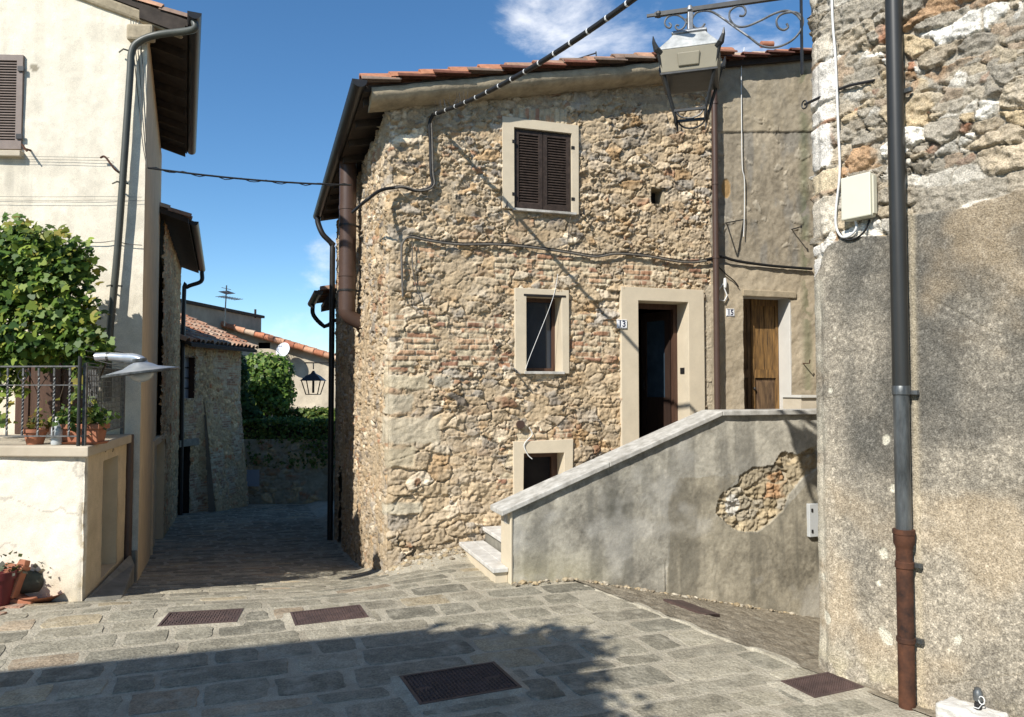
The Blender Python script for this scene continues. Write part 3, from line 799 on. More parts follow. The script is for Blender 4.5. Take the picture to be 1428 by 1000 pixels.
# ================================================================== plaster house, number 15
h15 = thing('plaster_house', MF.pt(P_PIPE + .02, .2, 0), 'narrow grey plastered house with ochre wooden door and number 15', 'house')
D15 = rect_px(MF, 1036, 1102, 414, 415, 600, 600); D15[2] = Z_LAND
def field_15(S, Z):
    c = np.array((.315, .27, .20)); n1 = fbm(S, Z, 1.3, 5, 5); n2 = fbm(S, Z, 8, 4, 8); n3 = fbm(S * 2, Z * .7, 2.2, 4, 9)
    C = c * (1 + (n1 - .5) * .9 + (n2 - .5) * .45)[..., None]
    grey = sst(.48, .62, n3)[..., None] * .7
    C = C * (1 - grey) + np.array((.25, .235, .205)) * grey * (.8 + .4 * n2[..., None])
    n4 = fbm(S, Z, 28, 4, 19); C = C * (1 + (n4 - .5) * .5)[..., None]
    H = (n2 - .5) * .024 + (n1 - .5) * .03 + (n4 - .5) * .008
    # flaked spots showing pale stones
    e, r, ox, oy = cells(S, Z, .22, .15, 77)
    zl, zh = MF.px(1060, 345)[1], MF.px(1060, 155)[1]
    spot = (sst(.25, .45, e) * (r[0] > .45) * sst(.44, .56, fbm(S, Z, 6, 3, 14)) * (Z < zh) * (Z > zl))
    C = C * (1 - spot[..., None] * .6) + np.array((.47, .42, .33)) * spot[..., None] * .6
    rim = sst(.2, .28, spot) * sst(.5, .36, spot)
    H = H - rim * .012 + spot * .010
    # ledge where the upper coat ends (slanting) and where the lower coat begins
    zs = zroof(S) - .98 - .10 * (S - P_PIPE) + .02 * n2
    up = sst(-.01, .01, Z - zs)
    H = H + .018 * up; C = C * (1 - up[..., None] * .6) + np.array((.40, .335, .23)) * up[..., None] * .6 * (1 + (n2[..., None] - .5) * .4)
    zd = MF.px(1060, 372)[1]
    lo = sst(.012, -.012, Z - zd - .02 * (n1 - .5))
    H = H + .02 * lo; C = C * (1 - lo[..., None] * .75) + np.array((.45, .375, .265)) * lo[..., None] * .75 * (.75 + .5 * n1[..., None])
    # the big ochre spot beside the pipe
    sp = MF.px(1013, 263); dd = ((S - sp[0]) / .07) ** 2 + ((Z - sp[1]) / .13) ** 2
    t = sst(1.2, .9, dd); C = C * (1 - t[..., None]) + np.array((.40, .26, .12)) * t[..., None]; H = H - .012 * t
    # damp green edge at the right
    gz = sst(.14, .0, np.abs(S - MF.px(1122, 280)[0] + .05 * (n2 - .5))) * (n1 > .42)
    C = C * (1 - .5 * gz[..., None]) + np.array((.10, .13, .06)) * .5 * gz[..., None]
    return H, C
def keep_15(S, Z): return (Z < zroof(S) - .07) & ~inrect(S, Z, (D15[0], D15[1], D15[2], D15[3]))
sheet('wall', np.concatenate((ramp_vals(P_PIPE - .02, 6.35, .014)[:-1], ramp_vals(6.35, P_END, .1))), ramp_vals(-.9, zroof(P_END), .014), flatpos(MF), field_15, keep_15, M['plaster_attr'], h15)
bk = MB(); bk.fbox(MF, P_END, P_END + .2, -1.3, zroof(P_END) - .1, Bq, .0); bk.fbox(MF, P_PIPE + .01, P_END, -1.3, zroof(P_PIPE) - .1, Bq - .2, Bq)
bk.build('back_wall', M['greyplaster'], h15)
vb = MB(); verge_tiles(vb, P_PIPE + .03, P_END + .1, .14, dz=.02, step=.40, seed=22, r=.055); vb.build('verge', M['tilemat'], h15, col=True, smooth=40)
tile_roof('roof', MF.pt(P_PIPE, zroof(P_PIPE) + .02, .12), SF.u * -1, roof_up, 6.8, (P_END - P_PIPE) * math.hypot(1, SL), h15, seed=9)
sb = MB(); sb.fprism(MF, [(P_PIPE + .01, zroof(P_PIPE) - .10), (P_END + .1, zroof(P_END + .1) - .10), (P_END + .1, zroof(P_END + .1) - .03), (P_PIPE + .01, zroof(P_PIPE) - .03)], Bq - .2, .08)
sb.build('soffit', M['soffit'], h15)
# loose tile on the roof edge
a = MF.pxp(1070, 62, .05); MB().tube([a + (-.09, 0, 0), a + (.09, .03, .012)], .045, 10).build('ridge_tile', M['terracotta'], h15, smooth=60)
# doorway 15
d = ring('doorway', MF, [D15[0] - .05, D15[1] + .05, D15[2] - .05, D15[3] + .05], D15, .0, .34, M['whitewash'], h15)
lt = MB(); zl = MF.px(1036, 404)[1]
lt.fbox(MF, MF.px(1034, 410)[0], MF.px(1108, 410)[0], D15[3] - .004, zl, -.02, .045); lt.build('lintel', M['cornice'], d, bevel=.012)
def door_leaf(p0, p1, q, wood, low):
    b = MB(); zm = D15[2] + 1.20
    b.fbox(MF, p0, p0 + .055, D15[2], D15[3], q - .045, q); b.fbox(MF, p1 - .055, p1, D15[2], D15[3], q - .045, q)
    b.fbox(MF, p0 + .055, p1 - .055, D15[3] - .09, D15[3], q - .043, q - .003); b.fbox(MF, p0 + .055, p1 - .055, zm - .05, zm + .07, q - .043, q + .004)
    b.fbox(MF, p0 + .055, p1 - .055, D15[2], D15[2] + .10, q - .043, q - .003)
    m = (p0 + p1) / 2
    b.fbox(MF, p0 + .055, m - .006, zm + .07, D15[3] - .09, q - .040, q - .018); b.fbox(MF, m + .006, p1 - .055, zm + .07, D15[3] - .09, q - .040, q - .016)
    o = b.build('door', wood, d, bevel=.004)
    b = MB(); b.fbox(MF, p0 + .055, p1 - .055, D15[2] + .10, zm - .05, q - .040, q - .020); b.fbox(MF, p0 + .09, p1 - .09, D15[2] + .15, zm - .10, q - .020, q - .004)
    b.build('lower_panel', low, o, bevel=.008)
    return o
dm = D15[0] + (D15[1] - D15[0]) * .40
door_leaf(D15[0] + .003, dm, -.25, M['doordark'], M['doordark'])  # left leaf all in dark wood: the jamb's shadow put into its colour
ol = door_leaf(dm + .004, D15[1] - .003, -.24, M['doorwood'], M['doordark'])
b = MB(); b.lathe(MF.pt(dm + .04, D15[2] + 1.0, -.225), [(.012, -.02), (.02, 0), (.012, .02)], 10); b.build('handle', M['black_metal'], ol)
# ================================================================== staircase
stair = thing('stone_staircase', MF.pt(1.0, 0, 1.2), 'grey plastered stair parapet with sloping white marble coping', 'staircase')
QP = 1.495
PF = Frame(MF.pt(0, 0, QP)[:2], UF)
pc0, zc0 = PF.px(708, 709, .05); pc1, zc1 = PF.px(1008, 573, .05)
p_l = PF.px(712, 760)[0]; p_r = PF.px(1150, 700)[0] + .5
def zcop(p): return np.interp(p, [pc0, pc1], [zc0, zc1])
CT = .055
patch = [PF.px(x, y) for x, y in ((998, 716), (1003, 694), (1012, 684), (1030, 676), (1032, 664), (1050, 652), (1078, 650), (1086, 636), (1092, 630), (1112, 634), (1128, 626), (1140, 624), (1140, 652), (1118, 668), (1100, 690), (1092, 712), (1072, 730), (1056, 742), (1036, 742), (1018, 734))]
PAL_P = [(.40, .325, .21, 3), (.34, .295, .215, 2), (.50, .46, .38, .6), (.40, .25, .14, 1), (.33, .29, .22, 2)]
def field_par(S, Z):
    n1 = fbm(S, Z, .9, 5, 201); n2 = fbm(S, Z, 5, 5, 205); n3 = fbm(S * 3.2, Z * .45, 1.6, 5, 209); n4 = fbm(S, Z, 26, 3, 212)
    n6 = fbm(S, Z, 50, 2, 233); n7 = fbm(S, Z, 11, 4, 236)
    C = np.array((.36, .335, .275)) * (1 + (n1 - .5) * 1.1 + (n2 - .5) * .7 + (n7 - .5) * .5 + (n4 - .5) * .35 + (n6 - .5) * .4)[..., None]
    st = sst(.50, .66, n3)[..., None] * sst(0, .5, zcop(S) - Z + .1)[..., None]
    C = C * (1 - .55 * st) + np.array((.15, .145, .125)) * .55 * st
    # dark stain and the browner repair to the left of the broken patch
    dk = PF.px(860, 715); t = np.exp(-(((S - dk[0]) / .16) ** 2 + ((Z - dk[1]) / .34) ** 2)) * sst(.35, .6, n2)
    C = C * (1 - .9 * t[..., None]) + np.array((.085, .082, .066)) * .9 * t[..., None]
    rp_ = [PF.px(x, y) for x, y in ((930, 850), (936, 690), (950, 664), (1032, 664), (1003, 694), (998, 716), (1056, 742), (1092, 712), (1140, 660), (1145, 870))]
    ins = inpoly(S + (n2 - .5) * .12, Z + (n2 - .5) * .1, rp_)
    C = np.where(ins[..., None], C * np.array((.86, .83, .77)), C)
    gr = sst(.45, .0, Z - ground(PF.o[0] + S * PF.u[0], PF.o[1] + S * PF.u[1])) * sst(2.6, 1.4, S)
    C = C * (1 - .5 * gr[..., None]) + np.array((.33, .29, .16)) * .5 * gr[..., None] * (.6 + .8 * n2[..., None])
    pale = sst(.58, .75, fbm(S, Z, 2.2, 4, 231))[..., None]
    C = C * (1 - .4 * pale) + np.array((.50, .48, .43)) * .4 * pale
    H = (n2 - .5) * .014 + (n4 - .5) * .005
    Hs, Cs, _ = rubble(S, Z, PAL_P, (.36, .30, .205), cw=.26, ch=.15, seed=63, depth=.022, rough=.04, small=.45, smear=.75, pn=3.2)
    pin = inpoly(S + (n4 - .5) * .03, Z + (n4 - .5) * .03, patch)
    wh = PF.px(1022, 705); d2 = ((S - wh[0]) / .09) ** 2 + ((Z - wh[1]) / .12) ** 2 + (n2 - .5)
    Cs = np.where((d2 < 1)[..., None], np.array((.52, .49, .43)) * (.85 + .3 * n4[..., None]), Cs)
    H = np.where(pin, Hs - .030, H); C = np.where(pin[..., None], Cs, C)
    vert = PF.px(928, 760)[0]                # old joint between two coats
    j = (np.abs(S - vert - .03 * (n2 - .5)) < .009) & (Z < PF.px(928, 785)[1])
    H = np.where(j & ~pin, H - .010, H)
    return H, C
sheet('parapet', ramp_vals(p_l + .004, p_r, .0105), ramp_vals(-1.1, zc1, .0105), flatpos(PF), field_par, lambda S, Z: Z < zcop(S) - CT, M['plaster_attr'], stair)
pl = [(p_l, -.3)] + [(p_r, -1.1), (p_r, zc1 - CT - .003), (pc1, zc1 - CT - .003), (p_l, float(zcop(p_l)) - CT - .003)]
MB().fprism(PF, pl, -.30, -.055).build('parapet_core', M['surround'], stair)
pb = MB(); pb.fprism(PF, [(p_l - .006, -.3), (p_l + .02, -.3), (p_l + .02, float(zcop(p_l)) - CT - .003), (p_l - .006, float(zcop(p_l)) - CT - .003)], -.31, .012)
pb.build('pillar_face', M['surround'], stair, bevel=.008)
sx, sz = PF.px(701, 722, 0); 
MB().fbox(PF, p_l - .012, p_l - .006, zcop(p_l) - .20, zcop(p_l) - .07, -.19, -.09).build('wall_tag', M['marble'], stair)
# coping in three lengths
cop = [(pc0 - .07, zc0 - .012), (pc0 + (pc1 - pc0) * .48, None), (pc1, zc1), (p_r, zc1)]
def zline(p): return zc0 + (zc1 - zc0) * (p - pc0) / (pc1 - pc0)
k1 = pc0 + (pc1 - pc0) * .45
cb = MB()
for (a, b_) in ((pc0 - .06, k1 - .002), (k1 + .002, pc1)):
    cb.fprism(PF, [(a, zline(a) - CT), (b_, zline(b_) - CT), (b_, zline(b_)), (a, zline(a))], -.37, .052)
cb.fprism(PF, [(pc1 + .003, zc1 - CT), (p_r, zc1 - CT), (p_r, zc1 + .001), (pc1 + .003, zc1 + .001)], -.37, .052)
cb.build('coping', M['marble'], stair, bevel=.008)
# steps
ns = 6; rise = Z_LAND / ns; p_s = .87; going = .29
for k in range(ns - 1):
    b = MB(); a = p_s + k * going; z = rise * (k + 1)
    qm = 1.42 if a < p_l - .05 else 1.185
    q0 = .05
    if k == 0:
        b.fbox(MF, a + .02, p_l - .01, -.4, z - .045, q0, qm); b.fbox(MF, p_l - .01, a + going + .1, -.4, z - .045, q0, 1.185)
    else: b.fbox(MF, a + .02, a + going + .1, -.4, z - .045, q0, qm)
    o = b.build('step', M['threshold' if k % 2 else 'surround'], stair)
    b = MB()
    if k == 0: b.fbox(MF, a - .015, p_l - .008, z - .045, z, q0, qm + .03); b.fbox(MF, p_l - .006, a + going + .0, z - .045, z, q0, 1.185)
    else: b.fbox(MF, a - .015, a + going, z - .045, z, q0, qm)
    b.build('tread', M['step_marble'], o, bevel=.006)
MB().fbox(MF, p_s + (ns - 1) * going, P_END - .1, -.4, Z_LAND - .012, .05, 1.185).build('landing', M['threshold'], stair)
# low end wall of the landing, white cap
b = MB(); ps = PF.px(1106, 555, -.75)[0]; zt = PF.px(1106, 551, -.75)[1]
b.fbox(PF, ps, p_r, Z_LAND - .02, zt - .03, -.95, -.6); e = b.build('end_wall', M['beigeplaster'], stair)
MB().fbox(PF, ps - .02, p_r, zt - .03, zt, -.97, -.57).build('cap', M['whitewash'], e)

# ================================================================== building on the right
K0 = np.array((2.2, 5.38))
RW = Frame(K0, (.562, -.827)); RB = Frame(K0, (-.447, -.894))
rwb = thing('stone_building', (K0[0], K0[1], 0), 'tall wall of white and brown stones above grey weathered plaster', 'building')
pl_line = [RW.px(x, y) for x, y in ((1128, 392), (1142, 372), (1158, 345), (1180, 330), (1240, 330), (1262, 303), (1300, 296), (1340, 290), (1428, 266))]
PLP = [a for a, b in pl_line] + [2.5, 3.5]; PLZ = [b for a, b in pl_line]; PLZ = PLZ + [PLZ[-1] + .03, PLZ[-1]]
PAL_R = [(.66, .63, .56, 2.8), (.37, .31, .225, 3.2), (.28, .25, .20, 2.6), (.33, .215, .125, 1.6), (.42, .335, .215, 1.5), (.29, .155, .095, .5)]
chips = [RW.px(x, y) + (r * .0046,) for x, y, r in ((1156, 860, 8), (1238, 886, 11), (1186, 906, 8), (1168, 470, 4), (1240, 612, 5), (1340, 890, 7), (1250, 680, 4), (1190, 700, 3), (1163, 545, 4), (1236, 770, 5), (1228, 812, 6), (1150, 805, 4), (1320, 640, 3))]
def field_rw(S, Z):
    H, C, prof = rubble(S, Z, PAL_R, (.33, .295, .235), cw=.24, ch=.125, seed=35, depth=.040, rough=.032, joint=(.05, .11), small=.5, smear=.55, pn=5.0)
    # pale quoin blocks at the corner
    e, r, ox, oy = cells(np.where(S < .02, .02, S) * 0 + .13, Z, .4, .24, 4, jit=.22, warp=.1)
    wq = .13 + .10 * r[0]; t = sst(.0, .03, wq - S + .02 * (fbm(S, Z, 9, 3, 8) - .5)) * sst(.06, .14, e)
    colq = pick([(.66, .62, .55, 4), (.52, .43, .29, 2), (.56, .50, .40, 2)], r[3])
    n2 = fbm(S, Z, 6, 5, 305); n4 = fbm(S, Z, 30, 4, 312); n5 = fbm(S, Z, 14, 5, 318)
    H = H * (1 - t) + (.032 + (n5 - .5) * .045) * t
    C = C * (1 - t[..., None]) + colq * (.7 + .6 * n5[..., None]) * t[..., None]
    # plaster below
    n1 = fbm(S, Z, 1.1, 5, 301); n3 = fbm(S, Z, 2.6, 5, 322)
    zb = np.interp(S, PLP, PLZ) + .03 * (n2 - .5) + .04 * (n5 - .5)
    m = sst(-.006, .006, zb - Z)
    light = np.array((.33, .288, .222)); dark = np.array((.115, .107, .09))
    hgt = sst(.9, 2.6, Z + (n1 - .5) * 1.6)
    k = np.clip(.14 + .60 * hgt + (n3 - .5) * 1.7 + (n2 - .5) * .5, 0, 1)
    P = light * (1 - k[..., None]) + dark * k[..., None]
    n6 = fbm(S, Z, 62, 2, 333) - .5; P = P * (1 + (n4 - .5) * .35 + (n5 - .5) * .2 + n6 * .8)[..., None]
    run = sst(.52, .68, fbm(S * 4, Z * .35, 1.3, 4, 351))[..., None] * sst(.3, 1.2, Z)[..., None] * .4; P = P * (1 - run) + dark * run
    grit = (fbm(S, Z, 75, 2, 330) > .66)[..., None]
    P = np.where(grit, P * 1.45, P)
    warm = sst(.5, .7, fbm(S, Z, 1.7, 4, 340))[..., None] * .35
    P = P * (1 - warm) + np.array((.50, .37, .22)) * warm
    HP = .034 + (n2 - .5) * .016 + (n5 - .5) * .007 + (n4 - .5) * .005
    for (cp, cz, cr) in chips:
        d = np.sqrt((S - cp) ** 2 + ((Z - cz) * .85) ** 2) + (n5 - .5) * .06 + (n2 - .5) * .05
        tt = sst(cr * .8, cr * .65, d) * .85; P = P * (1 - tt[..., None]) + np.array((.62, .585, .47)) * tt[..., None]; HP = HP - .007 * tt
    # worn pale edge along the corner
    ed = sst(.09, .0, S + .07 * (n5 - .5)) * sst(.35, .6, n2)
    P = P * (1 - ed[..., None] * .6) + np.array((.62, .57, .45)) * ed[..., None] * .6
    ba = sst(.30, .0, Z) * sst(.4, .6, n2); P = P * (1 - .5 * ba[..., None]) + np.array((.50, .43, .27)) * .5 * ba[..., None]
    # clean stripe right of the pipe where the old pipe ran
    pp_ = RW.px(1279, 500)[0]; stp = np.exp(-((S - pp_ - .01 * (n5 - .5)) / .022) ** 2) * .5
    P = P * (1 - stp[..., None]) + np.array((.55, .47, .33)) * stp[..., None]
    # cracks
    for (x0, y0, x1, y1) in ((1230, 965, 1428, 940), (1145, 560, 1180, 552), (1300, 420, 1400, 470)):
        a = RW.px(x0, y0); b_ = RW.px(x1, y1); dv = np.array(b_) - np.array(a); L_ = np.hypot(*dv); dv /= L_
        al = (S - a[0]) * dv[0] + (Z - a[1]) * dv[1]; di = np.abs((S - a[0]) * -dv[1] + (Z - a[1]) * dv[0] + .05 * (n2 - .5))
        c_ = (di < .004) & (al > 0) & (al < L_); HP = np.where(c_, HP - .008, HP)
    m3 = m[..., None]
    H = H * (1 - m) + HP * m; C = C * (1 - m3) + P * m3
    H = H + .05 * sst(.25, -.1, Z) * (n2 - .2)
    return H, C
svr = np.concatenate((ramp_vals(-.5, 0, .03)[:-1], ramp_vals(0, 1.75, .0072)[:-1], ramp_vals(1.75, 3.4, .04)))
zvr = np.concatenate((ramp_vals(-.9, -.1, .1)[:-1], ramp_vals(-.1, 4.95, .0078)[:-1], ramp_vals(4.95, 6.9, .05)))
sheet('wall', svr, zvr, wrap(RB, RW, blend=.035, seed=15), field_rw, None, M['grit_plaster'], rwb)
k1, k2, k3, k4 = RB.pt(-.5, 0, -.02), RB.pt(-6, 0, -.02), RW.pt(6, 0, -5), RW.pt(3.4, 0, -.02)
cor = RW.pt(.05, 0, -.06)
MB().prism([tuple(cor[:2]), tuple(k4[:2]), tuple(k3[:2]), tuple(k2[:2])], -.9, 6.88).build('rear_walls', M['greyplaster'], rwb)
# downpipe in three lengths
PIP = RW.px(1256, 520, .11)[0]; zt_, zm_ = RW.px(1258, 549, .11)[1], RW.px(1262, 739, .11)[1]
b = MB().lathe(RW.pt(PIP, 0, .11), [(.050, zt_ + .02), (.050, 6.9)], 24); pipe = b.build('downpipe', M['grey_pipe'], rwb, smooth=50)
b = MB().lathe(RW.pt(PIP, 0, .11), [(.047, zm_), (.047, zt_ - .01), (.054, zt_ - .005), (.054, zt_ + .045), (.051, zt_ + .05)], 24); b.build('zinc_pipe', M['zinc'], pipe, smooth=40)
b = MB().lathe(RW.pt(PIP, 0, .11), [(.049, -.02), (.049, .40), (.056, .405), (.056, .43), (.049, .435), (.049, zm_ - .24), (.056, zm_ - .235), (.056, zm_ - .20), (.049, zm_ - .195),
          (.049, zm_ - .12), (.054, zm_ - .10), (.062, zm_ - .085), (.062, zm_ - .03), (.066, zm_ - .025), (.066, zm_ + .002), (.050, zm_ + .004)], 24); b.build('cast_iron_pipe', M['cast_rust'], pipe, smooth=30)
b = MB()
for z in (zt_ + .005, zm_ - .22, .415, 3.9): b.mark(); b.fbox(RW, PIP - .014, PIP + .014, z - .012, z + .018, -.02, .065); b.fbox(RW, PIP + .008, PIP + .085, z - .010, z + .016, .052, .080)
b.build_each('pipe_clip', M['zinc'], pipe)
# wall hook near the corner
a = RW.pxp(1122, 146, .03)
hk = MB(); a0 = RW.pxp(1160, 128, .02); hk.tube([a0, a], .010, 6); hk.tube([a + np.array((0, 0, .03)) * math.cos(t) + RW.u * .022 * math.sin(t) for t in np.linspace(0, 6.3, 12)], .006, 5)
a1 = RW.pxp(1220, 112, .02); hk.tube([a0, (a0 + a1) / 2 + RW.n * .03, a1], .010, 6)
hk.build('wall_hook', M['black_metal'], rwb)

# --- cream junction box and its cable
bx = [RW.px(1174, 250, .10)[0], RW.px(1214, 250, .10)[0], RW.px(1190, 306, .10)[1], RW.px(1190, 246, .10)[1]]
jb = thing('junction_box', RW.pt(bx[0], bx[2], .03), 'cream plastic electrical box on stone wall beside dark pipe', 'electrical box')
MB().fbox(RW, bx[0], bx[1], bx[2], bx[3], .03, .095).build('case', M['plastic_cream'], jb, bevel=.012)
MB().fbox(RW, bx[0] - .004, bx[1] + .004, bx[2] + .004, bx[3] + .004, .096, .112).build('lid', M['plastic_cream'], jb, bevel=.008)
b = MB(); b.fbox(RW, bx[1] + .0045, bx[1] + .014, bx[2] + .02, bx[3] - .02, .05, .09); b.build('hinge', M['plastic_cream'], jb)
zc = RW.px(1160, 0, .04)
pts = [RW.pt(zc[0], 6.0, .045)] + [RW.pxp(x, y, .05) for x, y in ((1160, 0), (1165, 80), (1169, 180), (1171, 240), (1166, 290), (1166, 316), (1174, 330), (1186, 328), (1194, 318), (1192, 304))]
o = MB().tube(smooth_path(pts, 6), .0085, 8).build('cable', M['white_cable'], None, smooth=60); tag(o, 'white cable running down stone wall and looping into cream box', 'cable')
o = MB().tube(smooth_path([RW.pxp(x, y, .045) for x, y in ((1169, 322), (1180, 334), (1194, 332), (1206, 322), (1213, 306))], 6), .007, 8).build('cable', M['cable'], None, smooth=60)
tag(o, 'short black cable hanging in a loop below the cream box', 'cable')
# --- grey meter hatch on the stair wall
mb_ = [PF.px(1125, 720, .0)[0], PF.px(1141, 720, .0)[0] + .14, PF.px(1130, 748, .0)[1], PF.px(1130, 702, .0)[1]]
mt_ = thing('meter_cabinet', PF.pt(mb_[0], mb_[2], 0), 'small grey metal cabinet at the end of the stair parapet', 'cabinet')
MB().fbox(PF, mb_[0], mb_[1], mb_[2], mb_[3], -.03, .05).build('case', M['plastic_grey'], mt_, bevel=.006)
b = MB()
for z in (mb_[2] + .07, mb_[3] - .07): b.mark(); b.fbox(PF, mb_[0] + .022, mb_[0] + .042, z - .018, z + .018, .05, .06)
b.build_each('latch', M['black_metal'], mt_)

# ================================================================== white block and fitting, bottom right
wb = on_ground(1350, 1000)
g0 = RW.px(1355, 985, .16); 
wp = RW.pt(g0[0], 0, .17)
b = MB(); ang = math.atan2(RW.u[1], RW.u[0]); b.box((wp[0], wp[1], .06), .32, .20, .19, ang); o = b.build('stone_block', M['whitewash'], None, bevel=.022, segs=3)
m_ = o.modifiers.new('fine', 'SUBSURF'); m_.subdivision_type = 'SIMPLE'; m_.levels = m_.render_levels = 4
tx = bpy.data.textures.new('lumps', 'CLOUDS'); tx.noise_scale = .06; m_ = o.modifiers.new('lumps', 'DISPLACE'); m_.texture = tx; m_.strength = .028; m_.mid_level = .6; m_.texture_coords = 'GLOBAL'
tag(o, 'white painted stone block at the foot of the plastered wall', 'block')
ft = thing('pipe_fitting', (wp[0], wp[1], .156), 'small grey and black fitting standing on the white block', 'fitting')
c = RW.pt(g0[0] + .035, 0, .16)
MB().lathe((c[0], c[1], .154), [(.017, .0), (.020, .004), (.020, .03), (.016, .034), (.016, .045)], 14).build('base', M['black_metal'], ft, smooth=40)
MB().lathe((c[0], c[1], .154), [(.016, .045), (.024, .05), (.026, .075), (.024, .10), (.018, .108), (.018, .118), (.010, .122)], 14).build('cap', M['zinc'], ft, smooth=40)
lp = [np.array((c[0], c[1], .154)) + RW.u * (.028 + .016 * math.cos(t)) + RW.n * .018 + np.array((0, 0, .062 + .022 * math.sin(t))) for t in np.linspace(0, 6.3, 16)]
MB().tube(lp + [np.array((c[0], c[1], .166)) + RW.u * .012 + RW.n * .022, np.array((c[0], c[1], .164)) - RW.u * .018 + RW.n * .018], .003, 6).build('wire', M['white_cable'], ft)

# ================================================================== big wrought-iron lantern
LW = np.array((-.958, .287, 0.0)); LD = np.array((-.287, -.958, 0.0))       # along the arm, towards the viewer
pb0 = at(1117, -8, 5.40)
LZ = pb0[2]
def lp_(a, z, q=0.0): return np.array((pb0[0], pb0[1], z)) + LW * a + LD * q
class LFrame: pass
LFr = Frame(pb0[:2], (-LW[0], -LW[1])); # p < 0 out along the arm
LFr.n = LD
def lx(x, y): return LFr.px(x, y)
lan = thing('street_lantern', lp_(0, LZ - .4), 'large wrought iron lantern on scrolled bracket at the wall corner', 'street lamp')
arm_l = -lx(913, 21)[0]; 
b = MB(); zr = lx(913, 21)[1]
b.bar(lp_(-.05, LZ), lp_(arm_l, zr), .032, .032); b.lathe(lp_(arm_l - .03, zr - .0), [(.022, -.02), (.028, 0), (.022, .02)], 8)
b.bar(lp_(arm_l, zr), lp_(arm_l + .06, zr), .02)
b.bar(lp_(.0, LZ + .25), lp_(.0, lx(1112, 105)[1]), .028, .012)
arm = b.build('arm', M['lamp_iron'], lan)
def scroll(pix, r=.008):
    return smooth_path([LFr.pt(*LFr.px(x, y)) for x, y in pix], 6)
def spiral(cx, cy, r0, r1, a0, turns, n=22):
    return [(cx + (r0 + (r1 - r0) * t) * math.cos(a0 + turns * 2 * math.pi * t), cy + (r0 + (r1 - r0) * t) * math.sin(a0 + turns * 2 * math.pi * t)) for t in np.linspace(0, 1, n)]
b = MB()
# long S: small spiral, over the stem, down across, big loop and inner spiral
s1 = [(983, 33), (979, 38), (972, 40), (966, 35), (965, 27), (971, 18), (982, 15), (994, 17), (1010, 27), (1025, 38), (1045, 52), (1062, 64), (1082, 66), (1102, 58), (1115, 45), (1120, 30), (1115, 20), (1104, 17), (1090, 20), (1083, 28), (1085, 38), (1093, 42), (1099, 38), (1097, 33)]
b.mark().tube(scroll(s1), .0085, 6)
s2 = [(1031, 22), (1037, 22), (1040, 16), (1036, 9), (1027, 9), (1018, 16), (1018, 27), (1026, 36), (1040, 37), (1060, 29), (1080, 19), (1097, 15), (1110, 20), (1117, 28)]
b.mark().tube(scroll(s2), .0085, 6)
s3 = [(934, 35), (937, 34), (937, 30), (932, 28), (928, 32), (929, 37), (934, 39), (938, 35), (937, 28), (941, 22)] 
b.mark().tube(scroll([(933, 32), (936, 35), (934, 39), (929, 37), (927, 31), (931, 24), (939, 21), (947, 22), (954, 27), (958, 33)]), .0075, 6)
b.mark().tube(scroll([(947, 36), (944, 35), (942, 38), (946, 42), (952, 40), (956, 34), (957, 26)]), .0075, 6)
b.build_each('scroll', M['bracket_iron'], arm, smooth=60)
# stem and body
ps, z_st = lx(962, 18); pa = -ps
zc_ = lx(962, 52)[1]
b = MB(); b.bar(lp_(pa, z_st), lp_(pa, zc_ + .01), .05, .04); b.lathe(lp_(pa, 0), [(.03, z_st + .015), (.02, z_st + .05), (.006, z_st + .06)], 8); b.build('stem', M['bracket_iron'], lan, bevel=.006)
Z1, Z2, Z3, Z4 = zc_, lx(962, 64)[1], lx(962, 86)[1], lx(962, 112)[1]
def sq(a, z): return [lp_(pa - sx * a, z, sy * a) for sx, sy in ((-1, -1), (1, -1), (1, 1), (-1, 1))]
def frust(b, levels):
    V = []
    for a, z in levels: V += sq(a, z)
    Fs = []
    for i in range(len(levels) - 1):
        for k in range(4): Fs.append((4 * i + k, 4 * i + (k + 1) % 4, 4 * i + 4 + (k + 1) % 4, 4 * i + 4 + k))
    n = 4 * (len(levels) - 1); Fs += [(3, 2, 1, 0), (n, n + 1, n + 2, n + 3)]
    b.add(V, Fs)
ah = .222
b = MB(); frust(b, [(ah * .52, Z1 + .012), (ah * .58, Z1 - .002), (ah * .58, Z1 - .014), (ah * .54, Z1 - .02)]); cap = b.build('cap', M['bracket_iron'], lan, bevel=.004)
b = MB(); frust(b, [(ah * .54, Z1 - .02), (ah * .66, Z2 + .005), (ah * .98, Z3 + .035), (ah * 1.0, Z3 + .02)]); b.build('lid', M['lamp_white'], lan, bevel=.006)
b = MB(); frust(b, [(ah * .985, Z3 + .019), (ah * .90, Z4), (ah * .80, Z4 - .004)]); sk = b.build('skirt', M['lamp_panel'], lan, bevel=.004)
b = MB(); frust(b, [(ah * .92, Z4 - .002), (ah * .92, Z4 - .016), (ah * .8, Z4 - .02)]); b.build('rim', M['lamp_iron'], lan)
